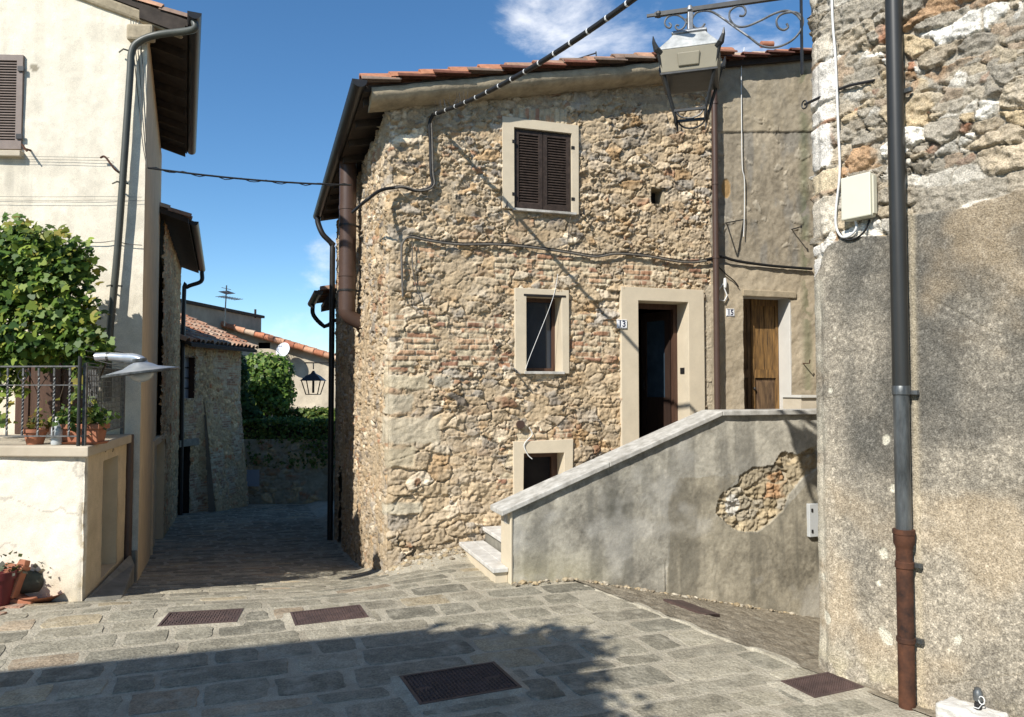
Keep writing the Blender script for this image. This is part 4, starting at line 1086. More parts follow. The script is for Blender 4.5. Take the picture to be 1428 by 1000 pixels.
# raised hatch on each side of the skirt
b = MB()
for sgn, ax in ((1, LD), (-1, LD)):
    zt2, zb2 = Z3 - .018, Z4 + .025; o0, o1 = ah * .955 * 1.0, ah * .925
    def hp(u_, z_, off): return lp_(pa - u_, z_, sgn * off)
    for du, dz_ in ((0, 0),):
        b.mark()
        V = [hp(-.075, zb2, o1 + .002), hp(.075, zb2, o1 + .002), hp(.085, zt2, o0 + .012), hp(-.085, zt2, o0 + .012), hp(-.068, zb2 + .006, o1 + .012), hp(.068, zb2 + .006, o1 + .012), hp(.078, zt2 - .006, o0 + .020), hp(-.078, zt2 - .006, o0 + .020)]
        b.hexa(V)
b.build_each('hatch', M['lamp_panel'], sk, bevel=.004)
ab = .115; Z5 = lx(965, 160)[1]
for sx, sy in ((-1, -1), (1, -1), (1, 1), (-1, 1)):
    b = MB()
    top = lp_(pa - sx * ah * 1.0, Z3 + .005, sy * ah * 1.0); bot = lp_(pa - sx * ab, Z5 - .0, sy * ab); foot = lp_(pa - sx * (ab - .012), Z5 - .085, sy * (ab - .012))
    b.bar(top, bot, .017); b.tube([bot, (bot + foot) / 2, foot], [.012, .009, .003], 6)
    out = (np.array(top) - lp_(pa, Z3)); out[2] = 0; out /= np.linalg.norm(out)
    b.tube(smooth_path([top - out * .03, top + out * .012 + (0, 0, .03), top + out * .035 + (0, 0, .075), top + out * .045 + (0, 0, .12)], 4), [.022] * 3 + [.02] * 3 + [.016, .012, .009, .006, .004, .002, .002][:7], 6) if False else b.tube([top - out * .03, top + out * .014 + (0, 0, .02), top + out * .035 + (0, 0, .065), top + out * .042 + (0, 0, .11)], [.024, .024, .014, .003], 6)
    b.build('post', M['lamp_iron'], lan)
b = MB(); s4 = sq(ab, Z5)
for k in range(4):
    a0, a1 = s4[k], s4[(k + 1) % 4]; b.bar(a0, a1, .022, .018)
    m_ = (a0 + a1) / 2; d_ = (a1 - a0) / 2
    b.tube([m_ - d_ * math.cos(t) * .85 + np.array((0, 0, -.065 * math.sin(t))) for t in np.linspace(0, math.pi, 10)], .007, 6)
b.build('lower_frame', M['lamp_iron'], lan)
# ================================================================== ground
gx = np.concatenate((np.linspace(-90, -14, 20)[:-1], np.linspace(-14, 9, 185)[:-1], np.linspace(9, 90, 20)))
gy = np.concatenate((np.linspace(-70, -4, 18)[:-1], np.linspace(-4, 32, 240)[:-1], np.linspace(32, 160, 20)))
GX, GYY = np.meshgrid(gx, gy, indexing='ij')
GZZ = ground(GX, GYY)
# rubble and dirt heaped against the foot of the stone house
dF = -((GX - C0[0]) * -VF[0] * -1 + (GYY - C0[1]) * -VF[1] * -1)          # distance in front of the facade
pF = (GX - C0[0]) * UF[0] + (GYY - C0[1]) * UF[1]
GZZ = GZZ + .09 * sst(.6, .05, dF) * sst(-.1, .3, pF) * sst(1.6, .8, pF)
idx = np.arange(GX.size).reshape(GX.shape)
Fq = np.stack((idx[:-1, :-1], idx[1:, :-1], idx[1:, 1:], idx[:-1, 1:]), -1).reshape(-1, 4)
o = np_mesh('ground', np.stack((GX, GYY, GZZ), -1).reshape(-1, 3), Fq, M['mortar'], None, None, 180); o['kind'] = 'structure'

# flagstones in rows parallel to the front of the stone house
def in_ramp(X, Y): return (X - .77) * .863 + (Y - 7.64) * .506 > -.06 and X > .35
PALS = [(.232, .212, .160, 4), (.268, .242, .183, 3), (.305, .275, .205, 2), (.195, .180, .138, 2), (.36, .30, .20, .9), (.31, .245, .17, .5)]
def paving():
    rs = np.random.RandomState(21)
    V = []; C = []; Fs = []
    org = np.array((-.4, 5.0)); nF = -VF
    q = -4.0
    while q < 22:
        h = (.20 + .20 * rs.rand()) if q < 3 else (.17 + .12 * rs.rand())
        p = -14.0 + rs.rand()
        while p < 9:
            w_ = (.30 + .62 * rs.rand() ** 1.4) if q < 3 else (.26 + .4 * rs.rand())
            hh = h
            cx, cy = org + UF * (p + w_ / 2) - nF * (q + h / 2)
            if in_ramp(cx, cy) or (cx < -4.45 and 4.6 < cy < 7.4): p += w_; continue
            gap = (.007 + .012 * rs.rand()) if q < 3 else .006 + .007 * rs.rand()
            # outline with worn irregular edge
            jr = .030
            cs = [np.array((p + gap + jr * (rs.rand() - .3), q + gap + jr * (rs.rand() - .3))), np.array((p + w_ - gap - jr * (rs.rand() - .3), q + gap + jr * (rs.rand() - .3))),
                  np.array((p + w_ - gap - jr * (rs.rand() - .3), q + hh - gap - jr * (rs.rand() - .3))), np.array((p + gap + jr * (rs.rand() - .3), q + hh - gap - jr * (rs.rand() - .3)))]
            out = []
            for k in range(4):
                a, b_ = cs[k], cs[(k + 1) % 4]; L_ = np.linalg.norm(b_ - a); m = max(2, int(L_ / .07))
                for t in range(m):
                    f = t / m
                    if t == 0: f = min(.3, .022 / L_ * (.6 + rs.rand()))
                    pt = a + (b_ - a) * f
                    nn = np.array((-(b_ - a)[1], (b_ - a)[0])) / L_
                    out.append(pt + nn * (rs.rand() - .4) * .016)
            out = np.array(out); ctr = out.mean(0); n = len(out)
            inner = ctr + (out - ctr) * (1 - np.minimum(.012 / np.linalg.norm(out - ctr, axis=1), .3))[:, None]
            mid = ctr + (out - ctr) * .5
            top = .005 + .005 * rs.rand(); tl = (rs.rand(2) - .5) * .008
            def W3(pq, dz):
                xy = org + pq[:, :1] * UF - pq[:, 1:2] * nF
                z = ground(xy[:, 0], xy[:, 1])
                return np.column_stack((xy, z + dz + ((pq - ctr) @ tl)))
            col = pick(PALS, rs.rand(1))[0] * (.8 + .4 * rs.rand())
            b0 = len(V)
            ring0 = W3(out, -.012); ring1 = W3(inner, top - .003 + .004 * (rs.rand(n) - .5)); ring2 = W3(mid, top + .004 * (rs.rand(n) - .5)); c3 = W3(ctr[None], top + .002)
            V.extend(ring0); V.extend(ring1); V.extend(ring2); V.extend(c3)
            ec = col * 1.0
            C.extend([np.array((.36, .33, .27))] * n); C.extend([ec * .98] * n); C.extend([col] * n); C.append(col)
            for k in range(n):
                j = (k + 1) % n
                Fs.append((b0 + k, b0 + j, b0 + n + j, b0 + n + k)); Fs.append((b0 + n + k, b0 + n + j, b0 + 2 * n + j, b0 + 2 * n + k)); Fs.append((b0 + 2 * n + k, b0 + 2 * n + j, b0 + 3 * n))
            p += w_
        q += h
    b = MB(); b.v = [tuple(float(t) for t in v) for v in V]; b.f = Fs; b.c = [tuple(float(t) for t in c) for c in C]
    o = b.build('paving', M['slab'], None, col=True, smooth=30); o['kind'] = 'structure'
paving()

# loose rubble and grit along the foot of the stone house
rs = np.random.RandomState(55); b = MB(); ICO = [(0, 0, 1), (.89, 0, .45), (.28, .85, .45), (-.72, .53, .45), (-.72, -.53, .45), (.28, -.85, .45), (.72, .53, -.45), (-.28, .85, -.45), (-.89, 0, -.45), (-.28, -.85, -.45), (.72, -.53, -.45), (0, 0, -1)]
ICF = [(0, 1, 2), (0, 2, 3), (0, 3, 4), (0, 4, 5), (0, 5, 1), (1, 6, 2), (2, 7, 3), (3, 8, 4), (4, 9, 5), (5, 10, 1), (6, 7, 2), (7, 8, 3), (8, 9, 4), (9, 10, 5), (10, 6, 1), (11, 7, 6), (11, 8, 7), (11, 9, 8), (11, 10, 9), (11, 6, 10)]
for k in range(900):
    p = rs.uniform(-.1, 1.0); q = abs(rs.normal(0, .16)) + .0
    if k > 620: p = rs.uniform(1.0, 4.5); q = 1.50 + abs(rs.normal(0, .05))
    if p > .86 and k <= 620: continue
    P = MF.pt(p, 0, q); sz = .006 + .022 * rs.rand() ** 3 if k % 9 else .02 + .03 * rs.rand()
    z = float(ground(P[0], P[1])) + (.09 * float(sst(.6, .05, q)) * float(sst(-.1, .3, p)) * float(sst(1.6, .8, p)) if k <= 620 else .02)
    c = [(.40, .33, .22), (.30, .25, .18), (.36, .28, .17), (.46, .41, .32)][rs.randint(4)]; kk = .7 + .5 * rs.rand(); b.cur = tuple(t * kk for t in c)
    b.add([(P[0] + v[0] * sz * rs.uniform(.7, 1.3), P[1] + v[1] * sz * rs.uniform(.7, 1.3), z + v[2] * sz * .6) for v in ICO], ICF)
o = b.build('rubble', M['masonry'], None, col=True); o['kind'] = 'stuff'; o['label'] = 'loose rubble and grit along the foot of the stone walls'; o['category'] = 'rubble'

# sloping passage beside the stair wall
d1 = np.array((.506, -.863)); n1_ = np.array((.863, .506))
ss, tt = np.meshgrid(np.linspace(-1.3, 4.6, 240), np.linspace(0, 5.5, 220), indexing='ij')
PX = .77 + ss * d1[0] + tt * n1_[0]; PY = 7.64 + ss * d1[1] + tt * n1_[1]
Hn = (fbm(ss * .8, tt * 1.6, 5, 4, 501) - .5) * .045 + (fbm(ss, tt, 16, 3, 505) - .5) * .03
Hn = Hn * sst(0, .12, tt)
idx = np.arange(ss.size).reshape(ss.shape)
Fq = np.stack((idx[:-1, :-1], idx[1:, :-1], idx[1:, 1:], idx[:-1, 1:]), -1).reshape(-1, 4)
o = np_mesh('path', np.stack((PX, PY, ground(PX, PY) + .012 + Hn), -1).reshape(-1, 3), Fq, M['ramp'], None, None, 180); o['kind'] = 'structure'
# worn pale kerb along the crease
ks = np.linspace(-.05, 2.55, 90); b = MB(); V = []
for s in ks:
    x0, y0 = .77 + s * d1[0], 7.64 + s * d1[1]; wv = .008 + .026 * (fbm(np.array([s]), np.array([2.]), 3, 3, 8)[0])
    off = (fbm(np.array([s]), np.array([5.]), 2, 3, 18)[0] - .5) * .06
    zz = float(ground(x0, y0)); hh = -.012 + .045 * fbm(np.array([s]), np.array([9.]), 5, 3, 28)[0]
    for o_, z_ in ((-wv - .015, -.01), (-wv, hh), (wv, hh), (wv + .02, -.02)): V.append((x0 + n1_[0] * (o_ + off), y0 + n1_[1] * (o_ + off), zz + z_))
b.add(V, [(4 * i + k, 4 * i + k + 1, 4 * i + 5 + k, 4 * i + 4 + k) for i in range(len(ks) - 1) for k in range(3)])
o = b.build('kerb', M['mortar'], None); o['kind'] = 'structure'
# brick-red paved strip, bottom left
b = MB(); rs = np.random.RandomState(8)
ori = np.array((-4.42, 7.02))
for i in range(10):
    for j in range(14):
        x = ori[0] - .02 - i * .26 - (.13 if j % 2 else 0); y = ori[1] - j * .135
        xr = min(x, ori[0] - (j * .135) * .14)
        if xr - (x - .25) < .06: continue
        k = .75 + .5 * rs.rand(); c = [(.30, .17, .11), (.26, .15, .105), (.34, .22, .15)][rs.randint(3)]; b.cur = tuple(t * k for t in c)
        z = float(ground(x, y)) ; h = .014 + .006 * rs.rand()
        b.prism([(x - .25, y - .125), (xr - .01, y - .125), (xr - .01, y), (x - .25, y)], z - .03, z + h)
o = b.build('pavement', M['slab'], None, col=True, bevel=.006); o['kind'] = 'structure'

# ------------------------------------------------------------------ iron covers in the paving
def cover(pix, label, nx, ny, grid=False, lift=.021):
    P = [on_ground(x, y) for x, y in pix]           # near-left, near-right, far-right, far-left
    c = sum(P) / 4
    u = (P[1] - P[0] + P[2] - P[3]) / 2; v = (P[3] - P[0] + P[2] - P[1]) / 2
    lu, lv = np.linalg.norm(u[:2]), np.linalg.norm(v[:2])
    u2 = u[:2] / lu; v2 = np.array((-u2[1], u2[0]))
    if np.dot(v2, v[:2]) < 0: v2 = -v2
    root = thing('iron_cover', (c[0], c[1], float(ground(c[0], c[1]))), label, 'manhole cover')
    def W(a, b_, z): x, y = c[:2] + u2 * a + v2 * b_; return (x, y, float(ground(x, y)) + z)
    b = MB(); hu, hv = lu / 2, lv / 2
    def rg(a0, a1, z0, z1, w):                     # sloping mortar collar
        o4 = [W(-a0 - w, -a1 - w, z0), W(a0 + w, -a1 - w, z0), W(a0 + w, a1 + w, z0), W(-a0 - w, a1 + w, z0)]
        i4 = [W(-a0, -a1, z1), W(a0, -a1, z1), W(a0, a1, z1), W(-a0, a1, z1)]
        b.add(o4 + i4, [(k, (k + 1) % 4, 4 + (k + 1) % 4, 4 + k) for k in range(4)])
    rg(hu, hv, -.004, lift, .10); b.build('mortar_collar', M['mortar'], root)
    b = MB(); fw = .022
    for a0, a1, b0, b1 in ((-hu, hu, -hv, -hv + fw), (-hu, hu, hv - fw, hv), (-hu, -hu + fw, -hv + fw, hv - fw), (hu - fw, hu, -hv + fw, hv - fw)):
        b.hexa([W(a0, b0, 0), W(a1, b0, 0), W(a1, b1, 0), W(a0, b1, 0), W(a0, b0, lift + .004), W(a1, b0, lift + .004), W(a1, b1, lift + .004), W(a0, b1, lift + .004)])
    b.build('frame', M['cover_rust'], root)
    b = MB(); g = fw + .004
    b.add([W(-hu + g, -hv + g, lift - .004), W(hu - g, -hv + g, lift - .004), W(hu - g, hv - g, lift - .004), W(-hu + g, hv - g, lift - .004)], [(0, 1, 2, 3)])
    du, dv = (lu - 2 * g) / nx, (lv - 2 * g) / ny
    for i in range(nx):
        for j in range(ny):
            a, e = -hu + g + du * (i + .5), -hv + g + dv * (j + .5)
            if not grid and (abs(abs(a) - hu * .72) < .05 and abs(e) < .03): continue      # lifting slots
            if grid: w1, w2 = du * .34, dv * .34
            else: w1, w2 = (du * .40, dv * .22) if (i + j) % 2 else (du * .20, dv * .42)
            z0, z1 = lift - .005, lift + .004
            b.hexa([W(a - w1, e - w2, z0), W(a + w1, e - w2, z0), W(a + w1, e + w2, z0), W(a - w1, e + w2, z0), W(a - w1 * .7, e - w2 * .7, z1), W(a + w1 * .7, e - w2 * .7, z1), W(a + w1 * .7, e + w2 * .7, z1), W(a - w1 * .7, e + w2 * .7, z1)])
    b.build('plate', M['cover_rust'], root)
cover([(226, 877), (337, 870), (333, 853), (229, 858)], 'leftmost rusty iron cover in the paving near the balcony wall', 22, 12)
cover([(414, 877), (516, 863), (500, 848), (402, 857)], 'rusty iron cover in sunlit paving towards the stone house corner', 22, 12)
cover([(590, 986), (738, 962), (680, 928), (552, 949)], 'large dark iron cover lying in the tree shadow', 24, 22)
cover([(1141, 978), (1210, 961), (1152, 943), (1084, 955)], 'rusty iron grid at the foot of the right hand wall', 18, 14, True)
# drain slot against the stair wall
P = [on_ground(x, y) for x, y in ((925, 840), (952, 842), (1004, 862), (985, 862))]
b = MB(); cz = [q[2] + .05 for q in P]
b.prism([(q[0], q[1]) for q in P], [z - .05 for z in cz], [z - .014 for z in cz]); o = b.build('drain_cover', M['cover_rust'], None); tag(o, 'narrow rusty drain cover in the ramp under the stair parapet', 'drain cover')

# ================================================================== cream house on the left
A1 = np.array((-4.48, 9.1))
LF = Frame(A1, (1.0, .05)); LS = Frame(A1, (-.397, .918), (.918, .397))      # front (p<0 to the left) and alley side (p>0 away)
hs = thing('cream_house', (A1[0], A1[1], -.35), 'cream rendered house with brown louvred shutter and dark drainpipe', 'house')
SH = [LF.px(-25, 140)[0] - .55, LF.px(33, 140)[0], LF.px(20, 209)[1], LF.px(20, 78)[1]]
ze = LF.px(240, 18, .3)[1]
PITL = .36
def zrl(p): return ze - PITL * (p - .45)        # rises to the left
def field_l(S, Z):
    n1 = fbm(S, Z, 1.2, 5, 401); n2 = fbm(S, Z, 6, 4, 405); n4 = fbm(S, Z, 3, 5, 409)
    C = np.array((.71, .645, .52)) * (1 + (n1 - .5) * .16 + (n2 - .5) * .10)[..., None]
    n6 = fbm(S, Z, 40, 2, 433); C = C * (1 + (n6 - .5) * .10)[..., None]
    rn = sst(.55, .7, fbm(S * 5, Z * .35, 1.4, 4, 441))[..., None] * .16; C = C * (1 - rn) + np.array((.42, .37, .28)) * rn
    us = (np.abs(S - (SH[1] - .3)) < .42) * sst(SH[2] - 1.1, SH[2] - .1, Z) * (Z < SH[2] - .08) * sst(.45, .7, fbm(S * 6, Z * .5, 2, 3, 447)); C = C * (1 - .22 * us[..., None])
    d = sst(.56, .70, n4)[..., None] * .26; C = C * (1 - d) + np.array((.42, .38, .30)) * d
    s = LF.px(48, 94); t = sst(1.1, .8, ((S - s[0]) / .05) ** 2 + ((Z - s[1]) / .045) ** 2 + (n2 - .5) * 1.5)[..., None]
    C = C * (1 - t) + np.array((.30, .26, .19)) * t
    return (n2 - .5) * .008 + (n1 - .5) * .012, C
sheet('wall', ramp_vals(-4.5, 0, .022), ramp_vals(-.9, 8.2, .03), wrap(LF, Frame(A1, (-.397, .918), (.918, .397)), blend=.03, seed=9) if False else flatpos(LF), field_l,
      lambda S, Z: (Z < zrl(S) - .12) & ~inrect(S, Z, (SH[0] + .02, SH[1] - .02, SH[2] + .02, SH[3] - .02)), M['plaster_attr'], hs)
b = MB(); sd = 5.4
e_ = A1 + LS.u[:2] * (sd + .4); b.prism([tuple(A1 + (-.3, .0)), tuple(A1 + (-.004, .006)), tuple(e_), tuple(e_ + (-.3, 0))], -1.6, zrl(0) - .14)
b.build('side_wall', M['cream_side'], hs)
MB().fbox(LF, -4.5, -2.6, -1.6, 5.6, -5.3, -5.1).build('back_wall', M['greyplaster'], hs)
MB().fbox(LF, -4.7, -4.5, -1.6, 7.4, -5.3, .0).build('far_wall', M['greyplaster'], hs)
# roof: tiles, dark soffit, verge band, gutter
LSu, LSn = LS.u, LS.n
ev0 = LS.pt(-.10, ze, 0) + LF.u * .50; 
upv = np.array((-LF.u[0], -LF.u[1], PITL)); upv /= np.linalg.norm(upv)
tile_roof('roof', ev0 + (0, 0, .06), LSu, upv, sd + .15, 5.2, hs, seed=31)
b = MB()
def rp(p, q, dz): 
    v = LS.pt(p, 0, 0) + LF.u * q; v[2] = ze - PITL * (q - .50) + dz; return v
b.hexa([rp(-.08, .48, -.06), rp(sd, .48, -.06), rp(sd, -4.6, -.06), rp(-.08, -4.6, -.06), rp(-.08, .48, .02), rp(sd, .48, .02), rp(sd, -4.6, .02), rp(-.08, -4.6, .02)])
for k in range(8):
    p = -.1 + k * .75
    b.hexa([rp(p, .45, -.18), rp(p + .09, .45, -.18), rp(p + .09, -.1, -.18), rp(p, -.1, -.18), rp(p, .45, -.062), rp(p + .09, .45, -.062), rp(p + .09, -.1, -.062), rp(p, -.1, -.062)])
b.build('soffit', M['soffit'], hs)
b = MB(); b.hexa([rp(-.05, .42, -.20), rp(.06, .42, -.20), rp(.06, -4.6, -.20), rp(-.05, -4.6, -.20), rp(-.08, .45, -.065), rp(.06, .45, -.065), rp(.06, -4.6, -.065), rp(-.08, -4.6, -.065)])
b.build('cornice', M['cornice'], hs, bevel=.03)
b = MB(); b.fbox(LF, -.22, .10, zrl(0) - .40, zrl(0) - .2, -.02, .10); b.build('corbel', M['cornice'], hs, bevel=.03)
g = MB(); gutter(g, rp(-.34, .56, .03), rp(sd, .56, .03), .08); g.build('gutter', M['black_metal'], hs, smooth=50)
ga = rp(-.26, .56, -.05)
dpts = [ga, ga + (-.02, 0, -.1)] + [LF.pxp(x, y, .10) for x, y in ((222, 48), (196, 57), (184, 72), (181, 110), (172, 240), (163, 360), (152, 480), (150, 560))]
b = MB().tube(smooth_path(dpts, 6), .042, 10); dpp = b.build('downpipe', M['olive_metal'], hs, smooth=60)
pB = LF.px(178, 700, .10)[0]
b = MB().tube([LF.pt(pB, LF.px(178, 606, .1)[1], .09), LF.pt(pB, -.62, .09)], .05, 10); b.build('downpipe', M['brown_metal'], hs, smooth=60)
b = MB()
for x, y in ((177, 76), (168, 258), (160, 400)):
    b.mark(); a = LF.pxp(x + 3, y, .0); b.tube([a - LF.u * .09 + LF.n * .06, a + LF.n * .15, a + LF.u * .09 + LF.n * .06], .010, 6)
b.build_each('pipe_clip', M['olive_metal'], dpp)
# shutter window
w = MB()
w.fbox(LF, SH[0] - .03, SH[1] + .025, SH[2] - .10, SH[2] - .03, -.05, .09); wn = w.build('window', M['beigeplaster'], hs, bevel=.008)
sm = SH[1] - .52
louvre(LF, sm, SH[1], SH[2], SH[3], .035, 30, stile=.07, th=.045).build('shutter', M['shutter_grey'], wn)
louvre(LF, SH[0], sm - .006, SH[2], SH[3], .035, 30, stile=.07, th=.045).build('shutter', M['shutter_grey'], wn)
MB().fbox(LF, SH[0] + .03, SH[1] - .03, SH[2] + .02, SH[3] - .02, -.18, -.16).build('pane', M['dark'], wn)
b = MB()
for y in (98, 192): b.mark(); a = LF.pxp(29, y, .0); b.fbox(LF, SH[1] - .05, SH[1] + .02, a[2] - .03, a[2] + .03, .036, .055)
b.build_each('hinge', M['black_metal'], wn)
# hooks in the wall
b = MB()
b.mark(); a = LF.pxp(43, 210, 0); e = LF.pxp(56, 221, .10); b.tube([a, a + LF.n * .14 - (0, 0, .02)], .013, 6); b.bar(a + LF.n * .13 + LF.u * -.03 + (0, 0, .035), a + LF.n * .13 + LF.u * .03 - (0, 0, .05), .018)
b.mark(); a = LF.pxp(146, 222, .0); b.tube(smooth_path([a + LF.n * .06 - LF.u * .02, a + LF.n * .09 + LF.u * .05, LF.pxp(160, 236, .12), LF.pxp(172, 244, .06)], 5), .012, 6)
b.build_each('wall_hook', M['cast_rust'], hs)
# side door and window bars on the alley side
sdx = LS.px(212, 680)[0]
# ------------------------------------------------------------------ terrace block in front of the cream house
T1 = np.array((-4.05, 7.19)); T2 = np.array((-4.60, 9.06)); T0 = np.array((-8.4, 7.42)); T3 = np.array((-8.4, 8.86))
ZS0, ZS1 = 1.34, 1.44
TF = Frame(T1, T1 - T0); TS = Frame(T1, T2 - T1)
TW = np.linalg.norm(T2 - T1)
NI = [TS.px(143, 700)[0], TS.px(164, 700)[0], .02, TS.px(152, 640)[1]]
def field_t(S, Z):
    n1 = fbm(S, Z, 1.6, 5, 421); n2 = fbm(S, Z, 7, 4, 425); n4 = fbm(S, Z, 16, 4, 429)
    C = np.array((.72, .665, .555)) * (1 + (n1 - .5) * .12 + (n2 - .5) * .10)[..., None]
    rn = sst(.55, .7, fbm(S * 5, Z * .35, 1.4, 4, 461))[..., None] * .14 * sst(.2, 1.3, Z)[..., None]; C = C * (1 - rn) + np.array((.42, .37, .28)) * rn
    cr = np.abs(fbm(S, Z, 1.5, 4, 466) - .5); ck = (cr < .006) & (fbm(S, Z, 1.1, 2, 468) > .55); C = np.where(ck[..., None], C * .72, C)
    lo = sst(.45, .0, Z + (n2 - .5) * .45)[..., None] * .62; C = C * (1 - lo) + np.array((.50, .42, .29)) * lo
    ed = sst(.12, .0, np.abs(S) + .10 * (n4 - .5)) * sst(.5, .62, n4) * (Z < .9)
    C = C * (1 - ed[..., None]) + np.array((.44, .36, .23)) * ed[..., None]
    return (n2 - .5) * .02 + (n1 - .5) * .025, C
def field_ts(S, Z):
    H, C = field_t(S, Z); n2 = fbm(S, Z, 5, 4, 435)
    k = sst(.05, .12, S)[..., None]
    return H * .5, C * (1 - k) + np.array((.60, .49, .33)) * (.85 + .3 * n2[..., None]) * k
sheet('terrace_wall', np.concatenate((ramp_vals(-4.3, -1.2, .06)[:-1], ramp_vals(-1.2, 0, .016)[:-1], ramp_vals(0, TW, .016))), ramp_vals(-.6, ZS0 + .005, .016),
      wrap(TF, TS, blend=.03, seed=19), lambda S, Z: tuple(np.where((S > 0) if a.ndim == 2 else (S > 0)[..., None], b_, a) for a, b_ in zip(field_t(S, Z), field_ts(S, Z))),
      lambda S, Z: ~((S > 0) & inrect(S, Z, NI)), M['plaster_attr'], hs)
nd = ring('niche', TS, [NI[0] - .02, NI[1] + .02, NI[2] - .02, NI[3] + .02], NI, -.004, .16, M['cream_side'], hs)
MB().fbox(TS, NI[0], NI[1], NI[2], NI[3], -.165, -.15).build('niche_panel', M['beigeplaster'], nd)
b = MB()
for x in (147, 157):
    b.mark(); a = TS.pxp(x, 626, .004); b.tube([a + np.array((0, 0, .03 * math.cos(t))) + TS.u * .03 * math.sin(t) for t in np.linspace(0, 3.1, 8)], .008, 5)
b.build_each('relief_mark', M['cornice'], nd)
def off(P, d):  return P
sl_out = [tuple(T0 + (-.0, -.05)), tuple(T1 + (.05, -.055)), tuple(T2 + (.06, -.02)), tuple(T3)]
MB().prism(sl_out, ZS0, ZS1).build('terrace_slab', M['beigeplaster'], hs, bevel=.012)
# railing
rl = MB(); RH = ZS1 + .76
i0, i1, i2 = T1 + (-.05, .05), T0 + (0, .05), T2 + (-.05, -.05)
def P3(P, z): return (P[0], P[1], z)
rl.bar(P3(i0, ZS1 + .09), P3(i1, ZS1 + .09), .028, .012); rl.bar(P3(i0, RH), P3(i1, RH), .035, .014); rl.bar(P3(i0, RH - .18), P3(i1, RH - .18), .025, .010)
rl.bar(P3(i0, ZS1 + .09), P3(i2, ZS1 + .09), .028, .012); rl.bar(P3(i0, RH), P3(i2, RH), .035, .014)
rl.bar(P3(i0, ZS1), P3(i0, RH + .03), .03, .03); rl.bar(P3(i2, ZS1), P3(i2, RH), .035, .035)
rail = rl.build('railing', M['rail_iron'], hs)
fd = (i1 - i0) / np.linalg.norm(i1 - i0); gd = (i2 - i0) / np.linalg.norm(i2 - i0)
for k in range(1, 15):
    P = i0 + fd * k * .155
    b = MB(); V = []; m = 44
    for j in range(m + 1):
        z = ZS1 + .09 + (RH - ZS1 - .09) * j / m; tw = 0 if (j < 3 or j > 37) else (j - 3) * .62
        for c_ in range(4): w_ = tw + math.pi / 4 + c_ * math.pi / 2; V.append((P[0] + .011 * math.cos(w_), P[1] + .011 * math.sin(w_), z))
    b.add(V, [(4 * j + c_, 4 * j + (c_ + 1) % 4, 4 * j + 4 + (c_ + 1) % 4, 4 * j + 4 + c_) for j in range(m) for c_ in range(4)])
    b.build('baluster', M['rail_iron'], rail)
b = MB()
for k in range(1, 26): P = i0 + gd * (TW - .1) * k / 26; b.bar(P3(P, ZS1 + .1), P3(P, RH - .01), .007)
for k in range(1, 16): z = ZS1 + .1 + k * .058; b.bar(P3(i0, z), P3(i2, z), .007)
b.build('mesh_panel', M['rail_iron'], rail)
b = MB()
for cx in (.62, .92):
    P = i0 + fd * cx
    b.mark().tube([np.array(P3(P, RH - .09)) + np.array((fd[0], fd[1], 0)) * r_ * math.cos(t) + np.array((0, 0, r_ * math.sin(t))) for t, r_ in zip(np.linspace(0, 9.5, 30), np.linspace(.012, .075, 30))], .006, 5)
b.build_each('scroll', M['lamp_iron'], rail)
# terrace door behind the railing
b = MB(); b.fbox(LF, -1.35, -.42, ZS1 - .05, ZS1 + 1.95, -.16, -.12)
dr = MB(); dr.fbox(LF, -1.45, -1.30, ZS1, ZS1 + .98, .0, .03); dr.fbox(LF, -1.02, -.93, ZS1, ZS1 + .98, .0, .03); dr.fbox(LF, -.62, -.52, ZS1, ZS1 + .98, .0, .03); dr.fbox(LF, -1.5, -.40, ZS1 + .98, ZS1 + 1.06, .0, .05)
dr.fbox(LF, -1.30, -1.02, ZS1, ZS1 + .98, .0, .012); dr.fbox(LF, -.93, -.62, ZS1, ZS1 + .98, .0, .012)
dr.build('low_shed_door', M['brownwood'], hs)
# stone footing along the side of the terrace
tp = [tuple(T1 + (.02, -.02)), tuple(T1 + (.30, .12)), tuple(T2 + (.20, -.2)), tuple(T2 + (.05, .0))]
MB().prism(tp, -.8, [-.0, -.05, -.06, .02]).build('footing', M['threshold'], hs, bevel=.015)
pr = MB(); pr.fbox(LF, -.16, .0, -1.0, .05, .0, .05); pr.build('plinth', M['threshold'], hs, bevel=.01)

# ------------------------------------------------------------------ things on the terrace
def pot(name, P, r, h, label, col='terracotta', cat='flower pot'):
    t = thing(name, P, label, cat)
    MB().lathe(P, [(r * .68, 0), (r * .95, h * .78), (r * 1.08, h * .78), (r * 1.1, h), (r * .98, h), (r * .9, h * .85), (.01, h * .85)], 22).build('bowl', M[col], t, smooth=40)
    return t
rs = np.random.RandomState(5)
P = at(49, 612, 7.40); P[2] = ZS1 + .002
t = pot('flower_pot', P, .105, .15, 'small round terracotta pot with a dry plant on the terrace edge')
n = 60; pp = P + rs.normal(0, 1, (n, 3)) * (.06, .04, .04) + (0, 0, .20)
leaf_mesh('foliage', pp, rs.normal(0, 1, (n, 3)), .05, green(n, rs, [(.20, .16, .04, 2), (.12, .14, .03, 2), (.22, .12, .04, 1)]), M['leaf'], t, rs=rs)
P = at(116, 614, 7.42); P[2] = ZS1 + .002
t = thing('planter', P, 'long rectangular terracotta planter with green plant on the terrace', 'planter')
b = MB(); u_ = np.array((1, .06, 0))
